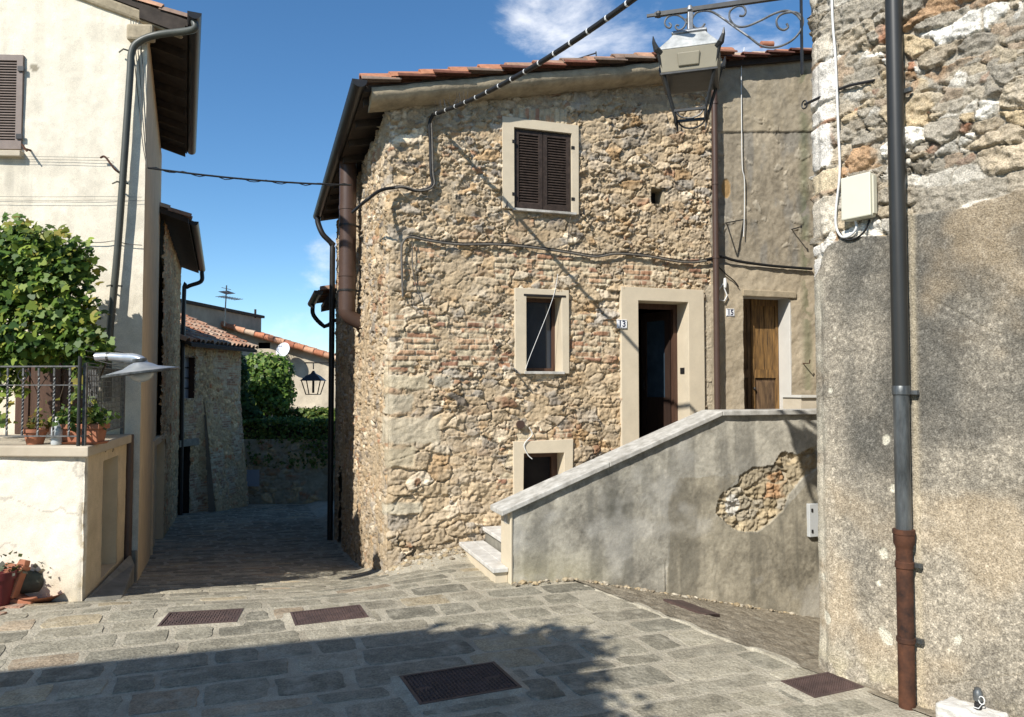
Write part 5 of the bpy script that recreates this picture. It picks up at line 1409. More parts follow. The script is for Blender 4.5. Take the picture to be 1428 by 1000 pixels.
def tb(b, x0, x1, y0, y1, z0, z1, fl): 
    b.hexa([(P[0] + x0 + fl, P[1] + y0 + fl, P[2] + z0), (P[0] + x1 - fl, P[1] + y0 + fl, P[2] + z0), (P[0] + x1 - fl, P[1] + y1 - fl, P[2] + z0), (P[0] + x0 + fl, P[1] + y1 - fl, P[2] + z0),
            (P[0] + x0, P[1] + y0, P[2] + z1), (P[0] + x1, P[1] + y0, P[2] + z1), (P[0] + x1, P[1] + y1, P[2] + z1), (P[0] + x0, P[1] + y1, P[2] + z1)])
tb(b, -.19, .19, -.08, .10, .02, .19, .02); tb(b, -.205, .205, -.095, .115, .15, .20, 0); b.build('trough', M['terracotta'], t, bevel=.008)
b = MB(); tb(b, -.22, .20, -.10, .12, .0, .025, .02); b.build('saucer', M['terracotta'], t, bevel=.006)
n = 420; pp = P + rs.normal(0, 1, (n, 3)) * (.15, .07, .05) + (-.03, 0, .26)
leaf_mesh('foliage', pp, rs.normal(0, 1, (n, 3)), .055, green(n, rs, [(.06, .12, .025, 3), (.12, .19, .04, 2), (.26, .26, .05, 1)]), M['leaf'], t, rs=rs)
P = at(79, 614, 7.33); P[2] = ZS1 + .002
t = thing('water_bottle', P, 'clear plastic bottle standing between pots on terrace edge', 'bottle')
MB().lathe(P, [(.045, 0), (.05, .01), (.05, .05), (.047, .06), (.05, .07), (.05, .15), (.046, .17), (.025, .22), (.016, .235), (.016, .25)], 18).build('body', M['clear'], t, smooth=40)
MB().lathe(P, [(.018, .25), (.018, .27)], 14).build('cap', M['whitewash'], t)
# things on the ground by the terrace wall
gp = on_ground(2, 848); gz = lambda q: float(ground(q[0], q[1])) + .016
P = np.array((gp[0] - .06, gp[1] + .06, gz(gp)))
t = pot('flower_pot', P, .12, .30, 'dark red glazed pot beside the leaning terracotta tile', 'darkred')
n = 26; pp = P + rs.normal(0, 1, (n, 3)) * (.09, .05, .05) + (.05, 0, .36)
leaf_mesh('foliage', pp, rs.normal(0, 1, (n, 3)), .05, green(n, rs, [(.10, .10, .07, 2), (.07, .09, .03, 2)]), M['leaf'], t, rs=rs)
a = on_ground(10, 843); base = np.array((a[0], a[1], gz(a) + .05)); topp = at(31, 781, a[1] + .10)
t = thing('planter', base, 'ribbed terracotta planter standing on its end against the wall', 'planter')
ax = (topp - base); L_ = np.linalg.norm(ax); ax /= L_; sx_ = np.array((ax[2], 0, -ax[0])); sx_ /= np.linalg.norm(sx_); ny = np.cross(ax, sx_)
def tq(al, s, q): return base + ax * al * L_ + sx_ * s + ny * q
b = MB()
b.hexa([tq(0, -.13, -.05), tq(0, .07, -.05), tq(0, .07, .05), tq(0, -.13, .05), tq(.78, -.07, -.05), tq(.78, .06, -.05), tq(.78, .06, .05), tq(.78, -.07, .05)])
for k in range(13): 
    al = .03 + k * .057; b.hexa([tq(al, -.125 + .055 * al, -.062), tq(al, .06, -.062), tq(al, .06, -.05), tq(al, -.125 + .055 * al, -.05), tq(al + .03, -.125 + .055 * al, -.062), tq(al + .03, .06, -.062), tq(al + .03, .06, -.05), tq(al + .03, -.125 + .055 * al, -.05)])
b.build('trough', M['terracotta'], t, bevel=.006)
b = MB(); b.hexa([tq(.76, -.10, -.075), tq(.76, .075, -.075), tq(.76, .075, .06), tq(.76, -.10, .06), tq(.86, -.10, -.075), tq(.86, .075, -.075), tq(.86, .075, .06), tq(.86, -.10, .06)])
b.hexa([tq(.86, -.01, -.05), tq(.86, .07, -.05), tq(.86, .07, .04), tq(.86, -.01, .04), tq(1.02, .0, -.05), tq(1.02, .06, -.05), tq(1.02, .06, .04), tq(1.02, .0, .04)])
b.build('lip', M['terracotta'], t, bevel=.008)
b = MB(); a = on_ground(20, 842); b.prism([(a[0] - .5, a[1] - .09), (a[0] + .2, a[1] - .07), (a[0] + .2, a[1] + .03), (a[0] - .5, a[1] + .03)], gz(a) - .02, gz(a) + .045); o = b.build('terracotta_slab', M['terracotta'], None, bevel=.012)
tag(o, 'flat terracotta slab on the ground under the leaning planter', 'tile')
P = on_ground(62, 838); P = np.array((P[0], P[1] - .06, gz(P)))
t = thing('saucer', P, 'shallow brown terracotta saucer lying in shade by the wall', 'saucer')
MB().lathe(P, [(.10, 0), (.20, .07), (.215, .075), (.19, .065), (.10, .02), (.01, .018)], 24).build('bowl', M['terracotta'], t, smooth=50)
P2 = np.array((P[0] - .09, P[1] + .05, gz(P)))
t = thing('flower_pot', P2, 'mossy dark pot lying on its side behind the brown saucer', 'flower pot')
c_ = P2 + (0, 0, .16); b = MB(); b.tube([c_ + (-.10, -.02, .01), c_ + (-.095, -.02, .01), c_ + (.06, .02, 0), c_ + (.10, .03, -.01)], [.10, .115, .10, .05], 18); b.build('bowl', M['mossy'], t, smooth=50)
n = 50; pp = P2 + rs.normal(0, 1, (n, 3)) * (.13, .03, .07) + (.02, 0, .27)
leaf_mesh('dry_stems', pp, rs.normal(0, 1, (n, 3)), .05, green(n, rs, [(.25, .22, .15, 2), (.10, .11, .05, 2)]), M['leaf'], t, rs=rs)

# ------------------------------------------------------------------ lamp with a flat saucer shade at the terrace corner
sp = np.array(P3(i0, ZS1 + 1.0)); sp2 = at(150, 497, sp[1]);
lm = thing('saucer_lamp', (i0[0], i0[1], ZS1), 'galvanised pipe lamp with wide flat saucer shade at terrace corner', 'lamp')
b = MB(); b.tube([P3(i0 + (-.03, -.045), ZS1 + .0), P3(i0 + (-.03, -.045), sp2[2] + .0)], .017, 10); b.build('post', M['grey_pipe'], lm, smooth=60)
yl = i0[1] - .05
ap = [at(x, y, yl + dy) for x, y, dy in ((134, 498, 0), (150, 497.5, 0), (170, 498.5, -.03), (186, 499, -.07), (196, 502, -.10), (202, 509, -.12), (205, 516, -.13))]
b = MB(); b.tube(smooth_path(ap, 5), .042, 12); b.build('arm', M['galv'], lm, smooth=60)
sc = at(197, 519, yl - .12); b = MB(); b.lathe((0, 0, 0), [(.325, -.012), (.325, .006), (.27, .02), (.15, .045), (.10, .075), (.06, .09), (.05, .10)], 28)
Rm = Matrix.Rotation(R(-7), 3, 'Y') @ Matrix.Rotation(R(4), 3, 'X')
b.v = [tuple(np.array(Rm @ Vector(v)) + sc) for v in b.v]; sh_ = b.build('shade', M['galv'], lm, smooth=40)
b = MB(); b.lathe((0, 0, 0), [(.055, .098), (.062, .10), (.062, .125), (.05, .13)], 20); b.lathe((0, 0, 0), [(.328, -.016), (.336, -.010), (.336, .004), (.326, .010)], 28)
b.v = [tuple(np.array(Rm @ Vector(v)) + sc) for v in b.v]; b.build('collar', M['zinc'], sh_, smooth=40)
b = MB(); b.lathe((0, 0, 0), [(.10, -.012), (.105, -.03), (.09, -.06), (.05, -.085), (.01, -.095)], 20)
b.v = [tuple(np.array(Rm @ Vector(v)) + sc) for v in b.v]; b.build('glass_bowl', M['clear'], lm, smooth=60)
b = MB(); b.tube(smooth_path([ap[0] + (.0, -.02, -.03), ap[1] + (.05, -.03, -.07), ap[2] + (.0, -.03, -.06), ap[3] + (.02, -.03, -.055)], 5), .005, 6); b.build('lamp_wire', M['cable'], lm)
b = MB(); b.tube([ap[1], ap[1] + (.025, 0, 0)], .047, 12); b.build('clamp_ring', M['zinc'], lm)
# ================================================================== grape vine over the terrace
rs = np.random.RandomState(77); VK = 1
def blob_px(x, y, Y, rx, ry, rd):
    P = at(x, y, Y); k = Y / F_PX
    return (P[0], P[1], P[2], rx * k, rd, ry * k)
vine = thing('grape_vine', at(30, 560, 8.2), 'big sunlit grape vine hanging over the terrace railing', 'vine')
vb_ = [blob_px(-25, 400, 8.0, 75, 90, .45), blob_px(35, 385, 7.9, 50, 60, .42), blob_px(84, 400, 7.9, 36, 44, .35), blob_px(66, 350, 8.1, 40, 26, .3), blob_px(15, 338, 8.1, 40, 26, .3), blob_px(30, 318, 8.1, 16, 12, .15), blob_px(112, 372, 8.1, 14, 14, .15), blob_px(118, 430, 7.9, 16, 18, .15), blob_px(104, 452, 7.8, 26, 18, .2),
       blob_px(50, 460, 7.8, 75, 50, .40), blob_px(112, 480, 7.8, 38, 26, .25), blob_px(5, 500, 7.7, 32, 42, .25), blob_px(138, 492, 7.8, 16, 12, .12), blob_px(100, 360, 8.1, 28, 34, .2), blob_px(-60, 480, 7.8, 60, 60, .3)]
Pv, Nv = blob_points(vb_, 6200, rs, .3)
Pv = Pv + rs.normal(0, .045, Pv.shape)
leaf_mesh('foliage', Pv, Nv * .6 + np.array((-.25, -.75, .35)), .076, green(len(Pv), rs, [(.13, .21, .03, 4), (.08, .15, .025, 4), (.25, .33, .05, 3), (.04, .085, .02, 2), (.34, .34, .06, 1)]), M['leaf'], vine, LEAFV, rs, droop=.8)
# hanging shoots
for x0, y0, x1, y1, n in ((12, 510, 8, 560, 26), (20, 520, 30, 545, 16), (100, 500, 118, 560, 22), (112, 515, 100, 556, 14), (120, 470, 146, 456, 12), (128, 400, 136, 440, 8), (20, 310, 40, 318, 20), (60, 318, 84, 326, 14), (0, 540, 2, 590, 14)):
    Ps = []
    for t in np.linspace(0, 1, n): Ps.append(at(x0 + (x1 - x0) * t + rs.normal(0, 5), y0 + (y1 - y0) * t + rs.normal(0, 4), 7.75 + rs.normal(0, .08)))
    Ps = np.array(Ps)
    leaf_mesh('shoot', Ps, np.tile((-.2, -.8, .4), (len(Ps), 1)), .075, green(len(Ps), rs, [(.18, .22, .04, 2), (.10, .16, .03, 2), (.28, .24, .05, 1)]), M['leaf'], vine, LEAFV, rs, droop=.8)
b = MB()
b.tube(smooth_path([at(142, 640, 7.9) * (1, 1, 0) + (0, 0, ZS1), at(128, 560, 7.9), at(120, 520, 7.9), at(90, 470, 8.0), at(40, 430, 8.1), at(-30, 420, 8.1)], 6), .014, 6)
b.tube(smooth_path([at(142, 600, 7.85), at(134, 545, 7.85), at(150, 490, 7.9), at(120, 440, 8.0), at(70, 380, 8.1)], 6), .010, 6)
for k in range(10):
    x = rs.uniform(0, 130); b.tube(smooth_path([at(x, rs.uniform(380, 440), 8.0), at(x + rs.normal(0, 20), rs.uniform(460, 500), 7.8), at(x + rs.normal(0, 20), rs.uniform(520, 560), 7.75)], 4), .004, 5)
b.build('stem', M['bark'], vine, smooth=60)

# ================================================================== alley: further houses on the left
PAL_A = [(.52, .37, .20, 3), (.42, .31, .18, 3), (.58, .43, .25, 2), (.30, .235, .15, 1.6), (.46, .24, .12, 1.3), (.40, .18, .09, .9)]
def stone_field(seed, cw=.22, ch=.13, depth=.03, brick=None):
    def f(S, Z):
        H, C, _ = rubble(S, Z, PAL_A, (.42, .315, .185), cw=cw, ch=ch, seed=seed, depth=depth, rough=.02, small=.55)
        if brick:
            m = (fbm(S, Z, 2, 3, seed + 5) > .55); Hb, Cb, _ = bricks(S, Z, seed)
            H = np.where(m, Hb, H); C = np.where(m[..., None], Cb * .9, C)
        return H, C
    return f
# --- stone house beyond the cream one
B2a = np.array((-6.72, 14.5)); B2b = np.array((-8.72, 19.7))
F2_ = Frame(B2a, B2b - B2a, (.933, .359)); L2 = np.linalg.norm(B2b - B2a)
h2 = thing('stone_house', (B2a[0], B2a[1], -1), 'shaded rubble stone house with black gutter beyond the cream house', 'house')
zE2 = 2 + 227 * 14.5 / 1050
d2x = [F2_.px(213, 680)[0], F2_.px(227, 680)[0], -1.3, F2_.px(224, 616)[1]]
def revpos(fr):
    f0 = flatpos(fr); return f0
sheet('wall', ramp_vals(-.48, L2, .03), ramp_vals(-1.8, zE2, .022), flatpos(F2_), stone_field(131), lambda S, Z: ~inrect(S, Z, d2x), M['masonry'], h2)
dd = ring('doorway', F2_, [d2x[0] - .1, d2x[1] + .1, d2x[2], d2x[3] + .12], d2x, .02, .2, M['cream_side'], h2)
MB().fbox(F2_, d2x[0], d2x[1], d2x[2], d2x[3], -.16, -.12).build('door', M['beigeplaster'], dd)
MB().fbox(F2_, -1.6, L2 - .03, -1.8, zE2 - .2, -4.9, -.24).build('rear_mass', M['greyplaster'], h2)
MB().fbox(F2_, L2 - .02, L2, -1.8, zE2, -5, -.02).build('end_wall', M['greyplaster'], h2)
up2 = np.array((-F2_.n[0], -F2_.n[1], .33)); up2 /= np.linalg.norm(up2)
tile_roof('roof', F2_.pt(-.85, zE2 + .04, .46), F2_.u, up2, L2 + 1.05, 5.0, h2, seed=41)
def rq(fr, p, q, ze_, dz, sl): v = fr.pt(p, 0, q); v[2] = ze_ - sl * (q - .46) + dz; return v
def slab_roof(fr, p0, p1, q0, q1, ze_, sl, th, name, m, par):
    b = MB(); b.hexa([rq(fr, p0, q1, ze_, -th, sl), rq(fr, p1, q1, ze_, -th, sl), rq(fr, p1, q0, ze_, -th, sl), rq(fr, p0, q0, ze_, -th, sl), rq(fr, p0, q1, ze_, -.005, sl), rq(fr, p1, q1, ze_, -.005, sl), rq(fr, p1, q0, ze_, -.005, sl), rq(fr, p0, q0, ze_, -.005, sl)])
    return b.build(name, m, par)
slab_roof(F2_, -.85, L2 + .2, -4.5, .44, zE2, .33, .10, 'soffit', M['soffit'], h2)
g = MB(); gutter(g, F2_.pt(-.5, zE2 + .02, .52), F2_.pt(L2 + .2, zE2 + .02, .52), .085); g.build('gutter', M['black_metal'], h2, smooth=50)
gz2 = zE2 - .07; pe = L2 + .10
b = MB().tube(smooth_path([F2_.pt(pe, gz2, .52), F2_.pt(pe, gz2 - .25, .50), F2_.pt(pe + .0, gz2 - .42, .16), F2_.pt(pe, gz2 - .7, .09), F2_.pt(pe, .5, .09), F2_.pt(pe, -1.5, .09)], 5), .055, 10); b.build('downpipe', M['black_metal'], h2, smooth=60)
# --- lower house with the buttress
B3a = np.array((-8.78, 19.72)); B3b = np.array((-8.36, 23.0))
F3_ = Frame(B3a, B3b - B3a, (.99, -.127)); L3 = np.linalg.norm(B3b - B3a)
h3 = thing('stone_house', (B3a[0], B3a[1], -1.3), 'low shaded stone house with sloping tile roof and small barred window', 'house')
zE3 = 2 + 1.2
w3 = rect_px(F3_, 253, 271, 498, 498, 556, 556); d3 = rect_px(F3_, 247, 264, 624, 621, 722, 722)
def batter(fr):
    def f(S, Z, H):
        bt = .10 * sst(1.1, 1.5, S) * np.clip(1.6 - Z, 0, 3) 
        B = fr.o + S[..., None] * fr.u + (H + bt)[..., None] * fr.n; B = B.copy(); B[..., 2] = Z; return B
    return f
sheet('wall', ramp_vals(0, L3 + .15, .022), ramp_vals(-2.2, zE3, .022), batter(F3_), stone_field(171, .18, .11, .03, True), lambda S, Z: ~inrect(S, Z, w3) & ~inrect(S, Z, d3), M['masonry'], h3)
wn = ring('window', F3_, [w3[0] - .06, w3[1] + .06, w3[2] - .10, w3[3] + .05], w3, .01, .25, M['brownwood'], h3)
MB().fbox(F3_, w3[0], w3[1], w3[2], w3[3], -.2, -.17).build('pane', M['greyglass'], wn)
b = MB()
for k in range(1, 4): z = w3[2] + (w3[3] - w3[2]) * k / 4; b.fbox(F3_, w3[0], w3[1], z - .02, z + .02, -.168, -.14)
b.fbox(F3_, (w3[0] + w3[1]) / 2 - .02, (w3[0] + w3[1]) / 2 + .02, w3[2], w3[3], -.139, -.12); b.build('bars', M['black_metal'], wn)
ring('doorway_reveal', F3_, [d3[0] - .02, d3[1] + .02, d3[2] - .02, d3[3] + .02], d3, -.004, .34, M['soffit'], h3)  # dark brown puts the shade of the recess into its colour
dn = MB(); dn.fbox(F3_, d3[0] - .1, d3[1] + .25, d3[3], d3[3] + .18, -.3, .12); dn_ = dn.build('doorway', M['threshold'], h3, bevel=.01)
MB().fbox(F3_, d3[0], d3[1], d3[2] - .4, d3[3], -.34, -.3).build('door', M['doordark'], dn_)
b = MB(); bp = F3_.px(283, 600)[0]
b.hexa([F3_.pt(bp, -2.2, .55), F3_.pt(bp + .55, -2.2, .55), F3_.pt(bp + .55, -2.2, 0), F3_.pt(bp, -2.2, 0), F3_.pt(bp + .05, 1.75, .04), F3_.pt(bp + .5, 1.75, .04), F3_.pt(bp + .5, 1.75, 0), F3_.pt(bp + .05, 1.75, 0)])
def posb(S, Z, H):
    bt = .50 * np.clip((1.8 - Z) / 4.0, 0, 1)
    B = F3_.o + S[..., None] * F3_.u + (H + bt)[..., None] * F3_.n; B = B.copy(); B[..., 2] = Z; return B
V0 = F3_
sheet('buttress', ramp_vals(bp, bp + .75, .022), ramp_vals(-2.2, 1.8, .022), posb, stone_field(181, .16, .10, .03, True), None, M['masonry'], h3)
b = MB(); b.add([F3_.pt(bp, -2.2, .5), F3_.pt(bp, -2.2, 0), F3_.pt(bp, 1.8, 0)], [(0, 1, 2)]); b.add([F3_.pt(bp + .75, -2.2, .5), F3_.pt(bp + .75, -2.2, 0), F3_.pt(bp + .75, 1.8, 0)], [(0, 2, 1)]); b.build('buttress_cheek', M['greyplaster'], h3)
MB().fbox(F3_, -.4, L3 + .04, -2.2, zE3 - .1, -5, -.42).build('rear_mass', M['greyplaster'], h3)
MB().fbox(F3_, L3 + .05, L3 + .16, -2.2, zE3, -5, -.02).build('end_wall', M['greyplaster'], h3)
up3 = np.array((-F3_.n[0], -F3_.n[1], .42)); up3 /= np.linalg.norm(up3)
tile_roof('roof', F3_.pt(-.1, zE3 + .02, .3), F3_.u, up3, L3 + .6, 2.6, h3, seed=51, amp=.06, period=.24)
b = MB(); b.hexa([rq(F3_, -.0, .40, zE3, -.16, .42), rq(F3_, L3 + .4, .40, zE3, -.16, .42), rq(F3_, L3 + .4, -2.4, zE3, -.16, .42), rq(F3_, 0, -2.4, zE3, -.16, .42), rq(F3_, 0, .40, zE3, -.07, .42), rq(F3_, L3 + .4, .40, zE3, -.07, .42), rq(F3_, L3 + .4, -2.4, zE3, -.07, .42), rq(F3_, 0, -2.4, zE3, -.07, .42)])
b.build('soffit', M['soffit'], h3)
# --- flat-topped grey house behind
B4a, B4b = np.array((-12.4, 26.5)), np.array((-11.35, 34.0))
F4_ = Frame(B4a, B4b - B4a, (.99, -.14)); L4 = np.linalg.norm(B4b - B4a)
h4 = thing('grey_house', (B4a[0], B4a[1], -1.9), 'tall flat topped grey rendered house behind the low tile roof', 'house')
MB().prism([tuple(B4a), tuple(B4b), tuple(B4b - (6, 0)), tuple(B4a - (6, 0))], -2, 5.1).build('wall', M['greyplaster'], h4) if False else MB().prism([tuple(B4b), tuple(B4b - (6, 0)), tuple(B4a - (6, 0)), tuple(B4a)], -2, 5.12).build('wall', M['greyplaster'], h4)
MB().prism([tuple(B4b + (.12, .1)), tuple(B4b - (6.1, 0)), tuple(B4a - (6.1, 0)), tuple(B4a + (.12, -.1))], 5.125, 5.24).build('coping', M['soffit'], h4)
a = at(356, 437, 33.4); MB().tube([a - (0, 0, .2), a + (0, 0, .18)], .05, 8).build('vent_pipe', M['soffit'], h4)
an = thing('tv_antenna', at(313, 450, 28.8), 'thin television aerial on a mast above the grey wall', 'antenna')
b = MB(); b.tube([at(313, 455, 28.8), at(316, 398, 28.8)], .025, 6); b.build('mast', M['zinc'], an)
b = MB()
for x0, y0, x1, y1 in ((306, 413, 334, 418), (311, 406, 322, 410)):
    b.tube([at(x0, y0, 28.8), at(x1, y1, 28.8)], .015, 5)
    for t in np.linspace(.05, .95, 8): P_ = at(x0 + (x1 - x0) * t, y0 + (y1 - y0) * t, 28.8); b.tube([P_ - (.05, .35, .06), P_ + (.05, .35, .06)], .010, 4)
b.tube([at(309, 401, 28.8), at(322, 404, 28.8)], .012, 5); b.build('element', M['zinc'], an)
# --- rendered house with red tile roof at the end
Y5 = 31.0
F5_ = Frame(at(345, 463, Y5)[:2], (1, .03))
h5 = thing('plaster_house', (F5_.o[0], F5_.o[1], -1.9), 'beige plastered house with red tiled sloping roof at alley end', 'house')
z5a = F5_.px(345, 466)[1]; p5b, z5b = F5_.px(456, 499); sl5 = (z5b - z5a) / p5b
o5 = rect_px(F5_, 360, 376, 477, 477, 487, 487)
def f5(S, Z):
    n = fbm(S, Z, .8, 5, 611); n2 = fbm(S, Z, 4, 4, 615)
    C = np.array((.52, .45, .34)) * (1 + (n - .5) * .7 + (n2 - .5) * .4)[..., None]
    return (n2 - .5) * .01, C
sheet('wall', ramp_vals(-1.4, 8, .06), ramp_vals(-2, z5a + .6, .05), flatpos(F5_), f5, lambda S, Z: (Z < z5a + sl5 * S) & ~inrect(S, Z, o5), M['plaster_attr'], h5)
MB().fprism(F5_, [(-1.4, -2), (8, -2), (8, z5a + sl5 * 8 - .05), (-1.4, z5a - sl5 * -1.4 * -1 - .05)], -6, -.5).build('body', M['greyplaster'], h5)
MB().fbox(F5_, o5[0] - .05, o5[1] + .05, o5[2] - .05, o5[3] + .05, -.35, -.3).build('opening', M['dark'], h5)
pal5 = [(.48, .19, .10, 3), (.52, .27, .16, 3), (.40, .15, .09, 2), (.55, .40, .28, 1.2)]
upr = np.array((-F5_.u[0], -F5_.u[1], -sl5)); upr /= np.linalg.norm(upr)
tile_roof('roof', F5_.pt(8, z5a + sl5 * 8 + .08, .3), -F5_.n, upr, 6.0, 9.6 * math.hypot(1, sl5), h5, seed=61, pal=pal5, amp=.06, period=.26, course=.45)
rs = np.random.RandomState(3); b = MB(); p = 8.0
while p > -1.5:
    c = pal5[rs.randint(4)]; kk = .8 + .4 * rs.rand(); b.cur = tuple(t * kk for t in c[:3])
    z = z5a + sl5 * p; P0 = F5_.pt(p, z + .10 + .03 * rs.rand(), .34); P1 = F5_.pt(p - .46, z - sl5 * .46 + .09, .34); b.tube([P0, P1], [.13, .10], 8); p -= .40
b.build('verge', M['tilemat'], h5, col=True, smooth=50)
ds = thing('satellite_dish', at(396, 490, 30.7), 'white satellite dish on the beige plastered wall', 'satellite dish')
dc = at(396, 489, 30.45); b = MB(); b.lathe((0, 0, 0), [(.32, .085), (.30, .062), (.2, .028), (.1, .008), (.01, .0), (.01, -.012), (.1, -.004), (.2, .016), (.31, .055)], 26)
Rm = Matrix.Rotation(R(70), 3, 'X'); Rz = Matrix.Rotation(R(-20), 3, 'Z')
b.v = [tuple(np.array(Rz @ (Rm @ Vector(v))) + dc) for v in b.v]; b.build('reflector', M['dishwhite'], ds, smooth=50)
b = MB(); b.tube([dc + (0, .02, -.05), dc + (.07, .35, -.3), F5_.pxp(402, 500, .02)], .025, 6); b.tube([dc + (-.02, -.02, -.3), dc + (-.15, -.5, .0)], .012, 5); b.build('arm', M['zinc'], ds)
# --- wall, hedges and bushes at the bend
YE = 24.0
FE = Frame((-8.3, YE), (1, .02))
gw = thing('garden_wall', (-6, YE, -1.7), 'shaded stone retaining wall under the hedge at the bend', 'wall')
def fe(S, Z):
    H, C, _ = rubble(S, Z, PAL_A, (.34, .30, .23), cw=.32, ch=.2, seed=191, depth=.04, rough=.03, small=.4)
    n = fbm(S, Z, 1.1, 4, 195); m = sst(.46, .56, n)[..., None]
    return H * (1 - .8 * m[..., 0]), C * (1 - m) + np.array((.34, .30, .22)) * (.7 + .6 * fbm(S, Z, 5, 4, 197))[..., None] * m
sheet('wall', ramp_vals(-.3, 6, .03), ramp_vals(-2.2, .35, .03), flatpos(FE), fe, None, M['masonry'], gw)
MB().fbox(FE, -.3, 6, -2.2, .2, -3.2, -.1).build('earth', M['soil'], gw)
MB().fbox(FE, *[FE.px(x, 665)[0] for x in (336, 362)], FE.px(345, 678)[1], FE.px(345, 655)[1], .03, .055).build('grey_panel', M['bluegrey'], gw)
def hedge(name, label, x0, x1, y0, y1, Y, dep, n, pal, seed):
    rs = np.random.RandomState(seed)
    a, c = at(x0, y0, Y), at(x1, y1, Y)
    t = thing(name, ((a[0] + c[0]) / 2, Y, .1), label, 'hedge')
    P = np.column_stack((rs.uniform(a[0], c[0], n), Y + dep * (rs.rand(n) ** 2.0), rs.uniform(c[2], a[2], n)))
    P[:, 2] += .12 * (fbm(P[:, 0], P[:, 1], 2.2, 3, seed) - .5); P[:, 1] += .35 * (fbm(P[:, 0], P[:, 2], 1.8, 3, seed + 1) - .5)
    tp_ = rs.rand(n) < .35; P[tp_, 2] = a[2] + rs.normal(0, .05, tp_.sum()) + .16 * (fbm(P[tp_, 0], P[tp_, 1], 2.0, 3, seed) - .5); P[tp_, 1] = Y + dep * rs.rand(tp_.sum())
    Nn = np.tile((0, -1, .1), (n, 1)).astype(float); Nn[tp_] = (0, -.2, 1)
    leaf_mesh('foliage', P, Nn, .10, green(n, rs, pal), M['leaf'], t, rs=rs)
    b = MB(); b.box(((a[0] + c[0]) / 2, Y + dep * .6, (a[2] + c[2]) / 2 - .1), abs(c[0] - a[0]) - .1, dep * .6, abs(a[2] - c[2]) - .15); b.build('inner_twigs', M['soil'], t)
palh = [(.11, .18, .035, 4), (.07, .12, .028, 3), (.18, .23, .05, 2), (.26, .28, .06, 1)]
hedge('hedge', 'clipped dark hedge on top of the garden wall', 328, 470, 588, 650, YE - .05, 1.3, 5200, palh, 3)
hedge('hedge', 'lower second hedge behind the front one, under the pale ledge', 380, 480, 573, 592, YE + 2.6, .8, 2400, palh, 4)
MB().fbox(Frame((-8, 29.3), (1, 0)), 0, 6, .9, 1.15, 0, .2).build('ledge', M['marble'], None); lo_ = bpy.data.objects['ledge']; tag(lo_, 'pale stone ledge on top of a low wall behind the hedge', 'ledge')
def bush(name, label, blobs, n, pal, seed, base, size=.13):
    rs = np.random.RandomState(seed)
    t = thing(name, base, label, 'bush')
    P, Nn = blob_points(blobs, n, rs, .4)
    leaf_mesh('foliage', P, Nn + np.array((0, -.3, .2)), size, green(len(P), rs, pal), M['leaf'], t, rs=rs)
    b = MB()
    for k in range(5):
        bl = blobs[k % len(blobs)]; b.tube([base, ((base[0] + bl[0]) / 2 + rs.normal(0, .1), (base[1] + bl[1]) / 2, (base[2] + bl[2]) / 2), (bl[0], bl[1], bl[2])], [.06, .04, .015], 6)
    b.build('stem', M['bark'], t)
Yb = 26.5
bb = [blob_px(372, 528, Yb, 34, 34, .7), blob_px(350, 545, Yb, 28, 34, .6), blob_px(390, 520, Yb, 20, 26, .5), blob_px(378, 556, Yb, 34, 22, .6), blob_px(364, 505, Yb, 22, 16, .4), blob_px(396, 546, Yb, 16, 20, .4)]
bush('bush', 'bright green bushy tree in the sun beside the dish', bb, 5200, [(.14, .24, .04, 3), (.22, .33, .06, 2), (.06, .12, .025, 3), (.30, .36, .10, .8)], 91, tuple(at(372, 590, Yb)))
Yc = 24.7
bb = [blob_px(331, 530, Yc, 14, 40, .4), blob_px(338, 570, Yc, 16, 28, .4), blob_px(352, 582, Yc, 16, 12, .3), blob_px(328, 500, Yc, 8, 16, .3)]
bush('bush', 'dark leafy climber close to the low stone house corner', bb, 2600, [(.045, .09, .02, 3), (.08, .14, .03, 2), (.03, .06, .015, 2)], 92, tuple(at(335, 600, Yc)))
# --- house behind the stone house: only its eave shows past the downpipe
E0 = C0 + VF * 6.9 + UF * .42
FR = Frame(E0, VF, -UF)
hr = thing('stone_house', (E0[0], E0[1], -1), 'dark eave of the next house showing past the black downpipe', 'house')
zR = 2 + 118 * 17.2 / 1050
MB().prism([tuple(E0), tuple(E0 + UF * 6), tuple(E0 + UF * 6 + VF * 4.2), tuple(E0 + VF * 4.2)], -2.2, zR).build('wall', M['greyplaster'], hr)
upR = np.array((UF[0], UF[1], .25)); upR /= np.linalg.norm(upR)
tile_roof('roof', FR.pt(-.1, zR + .05, .70), FR.u, upR, 2.6, 6, hr, seed=71)
b = MB(); b.hexa([rq(FR, 0, .55, zR, -.16, .25), rq(FR, 2.3, .55, zR, -.16, .25), rq(FR, 2.3, -4, zR, -.16, .25), rq(FR, 0, -4, zR, -.16, .25), rq(FR, 0, .55, zR, .0, .25), rq(FR, 2.3, .55, zR, .0, .25), rq(FR, 2.3, -4, zR, 0, .25), rq(FR, 0, -4, zR, 0, .25)])
b.build('soffit', M['soffit'], hr)
b = MB(); gutter(b, FR.pt(-.1, zR + .02, .76), FR.pt(2.4, zR + .02, .76), .09); b.tube(smooth_path([FR.pt(1.9, zR - .06, .76), FR.pt(1.9, zR - .3, .74), FR.pt(1.9, zR - .55, .5), FR.pt(1.9, zR - .8, .08), FR.pt(1.9, -1.5, .08)], 4), .05, 8); b.build('gutter', M['black_metal'], hr, smooth=50)
